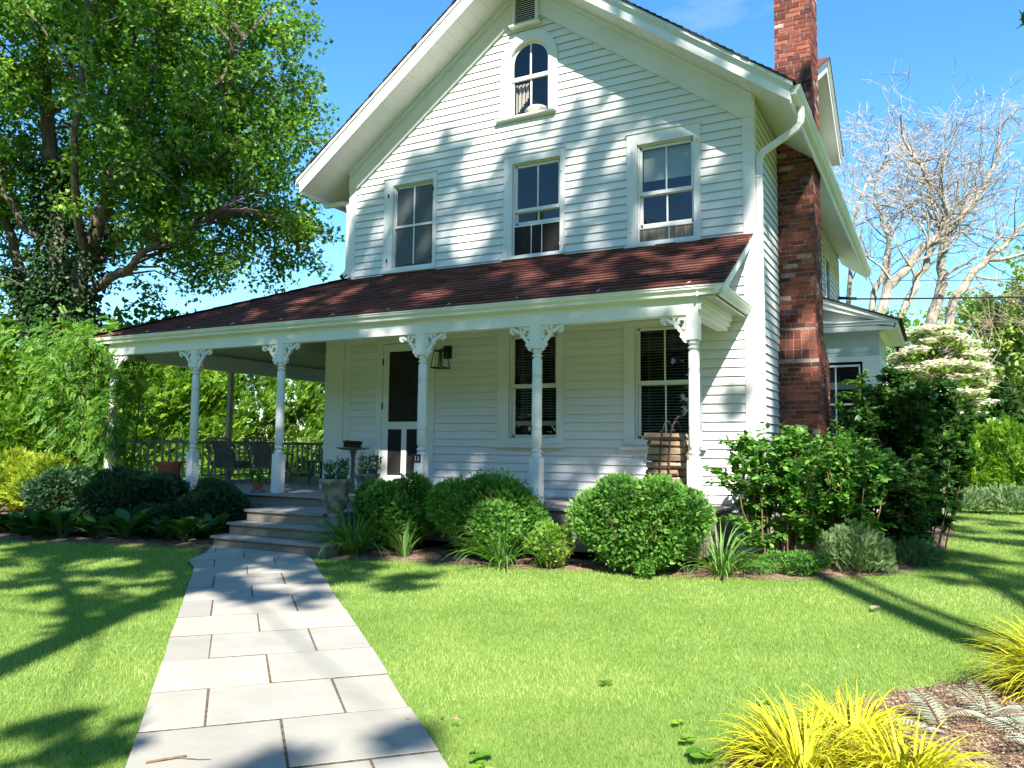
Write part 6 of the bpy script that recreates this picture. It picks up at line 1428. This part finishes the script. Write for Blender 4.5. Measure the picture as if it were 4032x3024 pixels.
# -- bare pale trees
def bare_tree(x, y, label, trunks, seed, group="pale bare trees behind the house", twigs=True, mt=PALEBARK, ext=1.0, dmax=5, rmin=0.016):
    random.seed(seed); o = empty("bare_tree", (x, y, 0), label, "tree", group); tm = MB(); bm_ = MB()
    def grow(p, d, L, r, depth):
        n = 4; pts = [p.copy()]; q = p.copy(); dd = d.copy()
        for i in range(n):
            dd = (dd + Vector((random.gauss(0, .20), random.gauss(0, .20), random.gauss(0.03, .16)))).normalized(); q = q + dd*L/n; pts.append(q.copy())
        r1 = max(rmin*0.5, r*0.5)
        (bm_).tube(pts, [max(rmin*0.42, r+(r1-r)*i/n) for i in range(n+1)], 5 if r > 0.05 else 3, False)
        if depth >= dmax: return
        kids = random.choice((2, 2, 3)) if depth < dmax-1 else 3
        for k in range(kids):
            f = random.uniform(0.45, 1.0) if k else 1.0; j = min(n-1, int(f*n)); s = pts[j].lerp(pts[j+1], f*n-j) if f < 1 else pts[-1]
            nd = (dd*0.8 + Vector((random.gauss(0, .62), random.gauss(0, .62), random.gauss(0.12, .42)))).normalized()
            grow(s, nd, L*random.uniform(0.62, 0.85), r1*random.uniform(0.75, 1.0), depth+1)
    for pts, r0, r1 in trunks:
        sp_ = smooth_path(pts); n = len(sp_); sp_ = [p+Vector((random.gauss(0, .04), random.gauss(0, .04), random.gauss(0, .03))) if 0 < i < n-1 else p for i, p in enumerate(sp_)]
        rad = [r0+(r1-r0)*(i/(n-1))**0.9 for i in range(n)]; tm.tube(sp_, rad, 9)
        for i in range(n):
            if sp_[i].z > (7.2 if mt is PALEBARK else 2.2) and (i % 3 == 0 or i > n*0.6):
                for k in range(2 if i > n*0.5 else 1):
                    t = (sp_[min(i+1, n-1)]-sp_[max(i-1, 0)]).normalized(); nd = (t*0.7+Vector((random.gauss(0, .8), random.gauss(0, .6), random.gauss(0.15, .35)))).normalized(); grow(sp_[i], nd, random.uniform(1.0, 1.7)*ext, max(0.025, rad[i]*0.4), 2)
        grow(sp_[-1], (sp_[-1]-sp_[-3]).normalized(), 1.5*ext, r1, 1)
    tm.build("trunk", mt, o, smooth=True); bm_.build("branch", mt, o)
    random.seed(seed+99)
bare_tree(7.3, 21.3, "bare pale tree with a strongly leaning crooked trunk", [([[6.9,21.2,0],[7.0,21.2,3.0],[7.29,21.3,5.21],[7.73,21.36,7.13],[8.29,21.58,8.01],[9.01,21.88,8.97],[9.64,22.16,9.59],[9.97,22.27,10.29],[9.91,22.18,10.98],[9.33,21.78,11.84],[8.85,21.34,12.7]], 0.24, 0.07), ([[7.9,21.6,3.0],[8.32,21.76,6.27],[8.82,21.9,7.67],[9.23,22.02,8.71],[9.64,22.16,9.59]], 0.16, 0.12)], 5)
bare_tree(7.1, 22.3, "slender bare tree standing nearest the sunroom roof", [([[7.1,22.3,0],[7.25,22.3,6.42],[7.53,22.32,7.86],[7.96,22.42,9.3],[7.68,22.16,10.55],[7.57,21.95,11.6]], 0.15, 0.06)], 8)
bare_tree(9.1, 24.5, "upright bare tree forking high to the right", [([[9.0,24.5,0],[9.29,24.56,6.24],[9.67,24.59,8.09],[9.8,24.52,9.58],[10.32,24.7,10.7],[11.09,25.01,11.82],[11.8,25.24,13.0]], 0.26, 0.07), ([[9.8,24.52,9.3],[9.7,24.6,10.8],[9.4,24.5,12.2],[9.9,24.5,13.2]], 0.12, 0.05)], 12)
bare_tree(9.6, 26.0, "bare tree with long limbs reaching right over the green trees", [([[9.6,25.9,0],[9.97,26.02,6.78],[10.7,26.25,8.51],[11.4,26.54,9.47],[12.27,26.93,10.25],[12.97,27.22,11.21],[13.7,27.45,12.4]], 0.22, 0.06), ([[11.4,26.5,9.4],[12.6,26.6,9.5],[13.8,26.8,9.9],[15,27,10.6]], 0.09, 0.04)], 21)
bare_tree(6.2, 25.1, "thin bare tree furthest left above the dormer end", [([[6.2,25.1,0],[6.24,25.14,6.89],[6.41,24.97,9.65],[6.63,24.93,11.43],[7.03,24.98,12.8]], 0.13, 0.05)], 33, ext=0.8)
bare_tree(7.3, 25.2, "thin bare tree just right of the furthest left one", [([[7.3,25.2,0],[7.5,25.2,7.0],[7.9,25.1,9.5],[7.8,25.0,11.6]], 0.11, 0.04)], 34, ext=0.8)
TANG = mat("tangle_twigs", (0.30, 0.23, 0.17), 0.9, 0.1)
bare_tree(12.2, 19.5, "tangled brown bare thicket tree at the right edge", [([[12.2,19.5,0],[12.0,19.4,2.5],[12.3,19.5,4.2],[12.8,19.6,5.6]], 0.09, 0.04)], 44, mt=TANG, ext=0.95, rmin=0.012)
bare_tree(13.0, 20, "taller tangled brown bare tree at the right edge", [([[13.0,20,0],[13.1,20,3.0],[13.4,20,5.0],[13.3,20,7.6]], 0.10, 0.04)], 45, mt=TANG, ext=1.1, rmin=0.012)
bare_tree(11.5, 19.8, "low twiggy bare tree beside the dogwood blossom", [([[11.6,19.8,0],[11.5,19.8,1.2],[11.2,19.9,3.2],[11.0,19.7,4.6]], 0.06, 0.03)], 46, mt=TANG, ext=0.8, rmin=0.012)
random.seed(77)
# overhead wires
for i, (a, b, sag, r, lab) in enumerate([((7.30, 10.4, 5.35), (26, 15.6, 5.75), 0.25, 0.022, "thick overhead cable running right from the house"), ((8.0, 24, 8.4), (30, 24, 8.2), 0.5, 0.012, "thin overhead wire below the thick cable")]):
    mb = MB(); A_, B2 = Vector(a), Vector(b); mb.tube([A_.lerp(B2, t)-Vector((0, 0, sag*4*t*(1-t))) for t in np.linspace(0, 1, 24)], r, 6)
    if i == 0: mb.tube([(7.32, 10.38, 5.37), (7.75, 10.45, 5.33)], 0.04, 6)
    tag(mb.build("overhead_cable", BLACKM), lab, "cable", "overhead cables at the right")

# -- tall shade trees across the lawn, behind the viewpoint; their shadows dapple the lawn, path and facade
SV = Vector((0.596, -1.0, 1.09))
def shade_pt(u, v, t): return (u + SV.x*t, -t, v + SV.z*t)
# (u0,u1,v0,v1, clumps per m2, clump radius)
REG = [(-5.0, 1.0, -3.2, 2.3, 5.0, 0.40), (1.0, 3.6, -1.9, 2.1, 4.2, 0.36), (1.2, 2.6, -3.2, -1.9, 3.0, 0.33), (3.4, 6.3, 0.55, 2.0, 3.4, 0.30), (3.4, 6.0, -1.1, 0.5, 1.9, 0.24), (3.2, 4.6, -1.9, -1.0, 1.6, 0.26),
       (-4.2, 3.2, 2.1, 4.5, 4.5, 0.28), (3.2, 7.3, 1.9, 4.5, 4.0, 0.20), (0.0, 3.6, 4.4, 5.6, 9.0, 0.19), (0.3, 3.2, 5.5, 6.5, 6.5, 0.18), (3.6, 7.3, 4.4, 5.9, 6.0, 0.20), (1.5, 2.6, 6.2, 7.0, 3.5, 0.22), (3.3, 4.6, 5.5, 6.7, 4.0, 0.20), (4.4, 7.3, 5.9, 6.9, 8.0, 0.17), (4.2, 5.6, 6.8, 7.3, 3.0, 0.16), (11.0, 13.4, 9.4, 12.2, 3.6, 0.36),
       (-6.5, -0.3, -5.4, -3.2, 6.5, 0.27), (-6.0, -0.3, -6.6, -5.4, 3.6, 0.22), (-4.2, -0.6, -8.4, -6.6, 2.6, 0.20), (-0.6, 1.3, -6.4, -3.3, 6.0, 0.19), (1.0, 2.2, -5.0, -3.2, 4.0, 0.19), (0.0, 0.9, -10.0, -9.1, 2.6, 0.26), (1.0, 2.4, -9.6, -9.0, 1.9, 0.25), (2.0, 2.5, -8.9, -8.6, 3, 0.18),
       (8.4, 14.0, -1.6, 3.0, 1.3, 0.36), (9.5, 16.0, 3.0, 11.0, 1.0, 0.40), (7.6, 10.8, 1.0, 4.8, 1.3, 0.28), (7.4, 9.4, 4.5, 9.6, 3.2, 0.20),
       (-9.5, -3.0, 10.0, 13.5, 1.8, 0.4)]
CA, CB = [], []
rng = np.random.default_rng(2024); random.seed(2024)
for (u0, u1, v0, v1, dn, cr_) in REG:
    n = max(1, int((u1-u0)*(v1-v0)*dn*1.15)); u = rng.uniform(u0, u1, n); v = rng.uniform(v0, v1, n)
    for a, b in zip(u, v):
        t = rng.uniform(15.0, 19.5) if b < 8.5 else rng.uniform(10.5, 13); p = shade_pt(a, b, t); (CA if a < 6.5 else CB).append((*p, cr_*rng.uniform(0.7, 1.25)))
def shade_tree(name, label, base, trunk_pts, limbs_, C):
    o = empty(name, base, label, "tree"); mb = MB(); sk_ = []
    for pts, r0, r1 in limbs_:
        sp_ = smooth_path(pts); n = len(sp_); mb.tube(sp_, [r0+(r1-r0)*i/(n-1) for i in range(n)], 10); sk_ += [tuple(p) for p in sp_[n//3:]]
    S = np.array(sk_); C = np.array(C)
    for c in C:
        dd = np.linalg.norm(S-c[:3], axis=1); j = int(np.argmin(dd + 1.2*np.maximum(0, S[:, 2]-c[2])))
        if dd[j] < 6 and random.random() < 0.6:
            a = Vector(S[j]); b = Vector(c[:3]); m_ = a.lerp(b, .5)+Vector((0, 0, .1)); mb.tube([a, m_, b], [0.035, 0.022, 0.008], 4, False)
    mb.build("trunk", BARK, o, smooth=True)
    per = (C[:, 3]**2*620).astype(int)+12
    idx = np.repeat(np.arange(len(C)), per); n = len(idx); u = unit(n); q = rng.random(n)**0.5
    off = u*q[:, None]*C[idx, 3][:, None]; pos = C[idx, :3]+off; d = rng.normal(size=(n, 3)); nz_ = np.tile(np.array(SV)/1.6, (n, 1))
    leaves("crown", L_MAPLE, pos, rot_frames(d, nz_, 0.8), rng.uniform(0.13, 0.20, n), MAPLE, o); print(name, n)
def sp(u, v, t): return shade_pt(u, v, t)
shade_tree("shade_tree", "tall leafy tree casting dappled shade over the left lawn and porch", (8.8, -16, 0), None,
  [([(8.9, -16.2, 0), (8.8, -16.1, 5), (8.85, -16, 9), sp(-.62, -6.2, 16.2), sp(-.3, -3, 16.6), sp(0.2, 0.5, 17), sp(0.6, 4, 17.3), sp(1.2, 6.3, 17.5)], 0.20, 0.08),
   ([sp(-.75, -8.0, 16.1), sp(-1.6, -7.2, 16.5), sp(-3.0, -5.9, 17), sp(-4.6, -3.5, 17.3)], 0.11, 0.05), ([sp(-.6, -6.0, 16.2), sp(-2.0, -4.4, 17), sp(-3.2, -1, 17.5), sp(-4, 1.5, 18)], 0.12, 0.05),
   ([sp(-.2, -2, 16.6), sp(1.5, -0.6, 16.6), sp(3.4, 0.9, 16.6), sp(5.6, 1.9, 16.8)], 0.10, 0.04), ([sp(.4, 2, 17), sp(2.4, 3.4, 17), sp(4.6, 4.4, 17), sp(6.4, 5.8, 17)], 0.10, 0.04), ([sp(.4, 2.2, 17), sp(-1.8, 3.2, 17), sp(-3.4, 6, 17.3), sp(-5, 9.5, 17.5)], 0.10, 0.05)], CA)
shade_tree("shade_tree", "tall twin-stemmed tree casting bands of shadow over the right lawn", (16.2, -15, 0), None,
  [([(16.5, -15, 0), (16.4, -15, 6), sp(7.45, -5.4, 15), sp(7.15, -4.6, 15), sp(7.35, -2.0, 15.2), sp(7.6, 0.5, 15.5), sp(8.2, 4, 16), sp(8.6, 8, 17)], 0.24, 0.07),
   ([(16.5, -15, 4), (16.9, -15, 8), sp(7.75, -5.4, 15.1), sp(7.55, -4.0, 15.2), sp(7.75, -1.9, 15.4), sp(8.4, 1.5, 15.5)], 0.13, 0.06),
   ([sp(7.9, -5.8, 15), sp(8.5, -3.6, 15.5), sp(9.2, -1.6, 16), sp(10.2, 1.2, 16.4), sp(12, 5, 17)], 0.19, 0.07), ([sp(8.6, -3.2, 15.5), sp(9.9, -1.5, 15.6), sp(11.6, 0.4, 16), sp(13.5, 3, 16.5)], 0.09, 0.04)], CB)
# low twig of leaves hanging in from the right at the top of the view
tw = empty("overhanging_branch", (10.9, -1.3, 6.6), "dark maple twig hanging in at the top right corner", "branch"); mb = MB(); mb.tube([(12.3, -2.8, 7.6), (11.4, -1.8, 6.9), (10.75, -1.15, 6.45), (10.5, -1.05, 6.25)], [0.03, 0.02, 0.01, 0.004], 5, False); mb.build("stem", BARK, tw)
n = 46; tt = rng.random(n); pos = np.array([10.50, -1.05, 6.27]) + (np.array([11.3, -1.75, 6.85])-np.array([10.50, -1.05, 6.27]))*tt[:, None] + rng.normal(size=(n, 3))*0.06; d = rng.normal(size=(n, 3))*0.6; d[:, 2] -= 0.9; leaves("foliage", L_DARK, pos, rot_frames(d), rng.uniform(0.10, 0.16, n), MAPLE, tw)

# trees added round the garden to cut sky light; seen in window reflections
RING = [(-30, -30, 17, 7), (-19, -34, 16, 7), (-8, -31, 15, 6.5), (3, -36, 18, 7.5), (14, -32, 15, 6.5), (25, -36, 17, 7.5), (35, -29, 16, 7), (36, -14, 15, 6.5), (33, 0, 14, 6), (34, 14, 13, 6), (-30, -14, 16, 7), (-29, 1, 8, 5), (-28, 16, 7.5, 5)]
sides = ["far behind and left", "left of centre behind", "behind and slightly left", "straight behind", "behind and slightly right", "right of centre behind", "far behind and right", "on the right, opposite the front bed", "on the right, level with the facade", "on the right, beyond the back lawn", "on the left, level with the path", "on the left, level with the porch", "on the left, beyond the hedge"]
for (x, y, h, r), sd in zip(RING, sides):
    leafy_tree("sky_blocker_tree", "large leafy tree added to cut sky light, standing %s" % sd, x, y, h, r, 430, 26, 0.62, L_FAR, 0.3, "added trees round the garden cutting sky light", 0.3, crad=(0.5, 0.9))
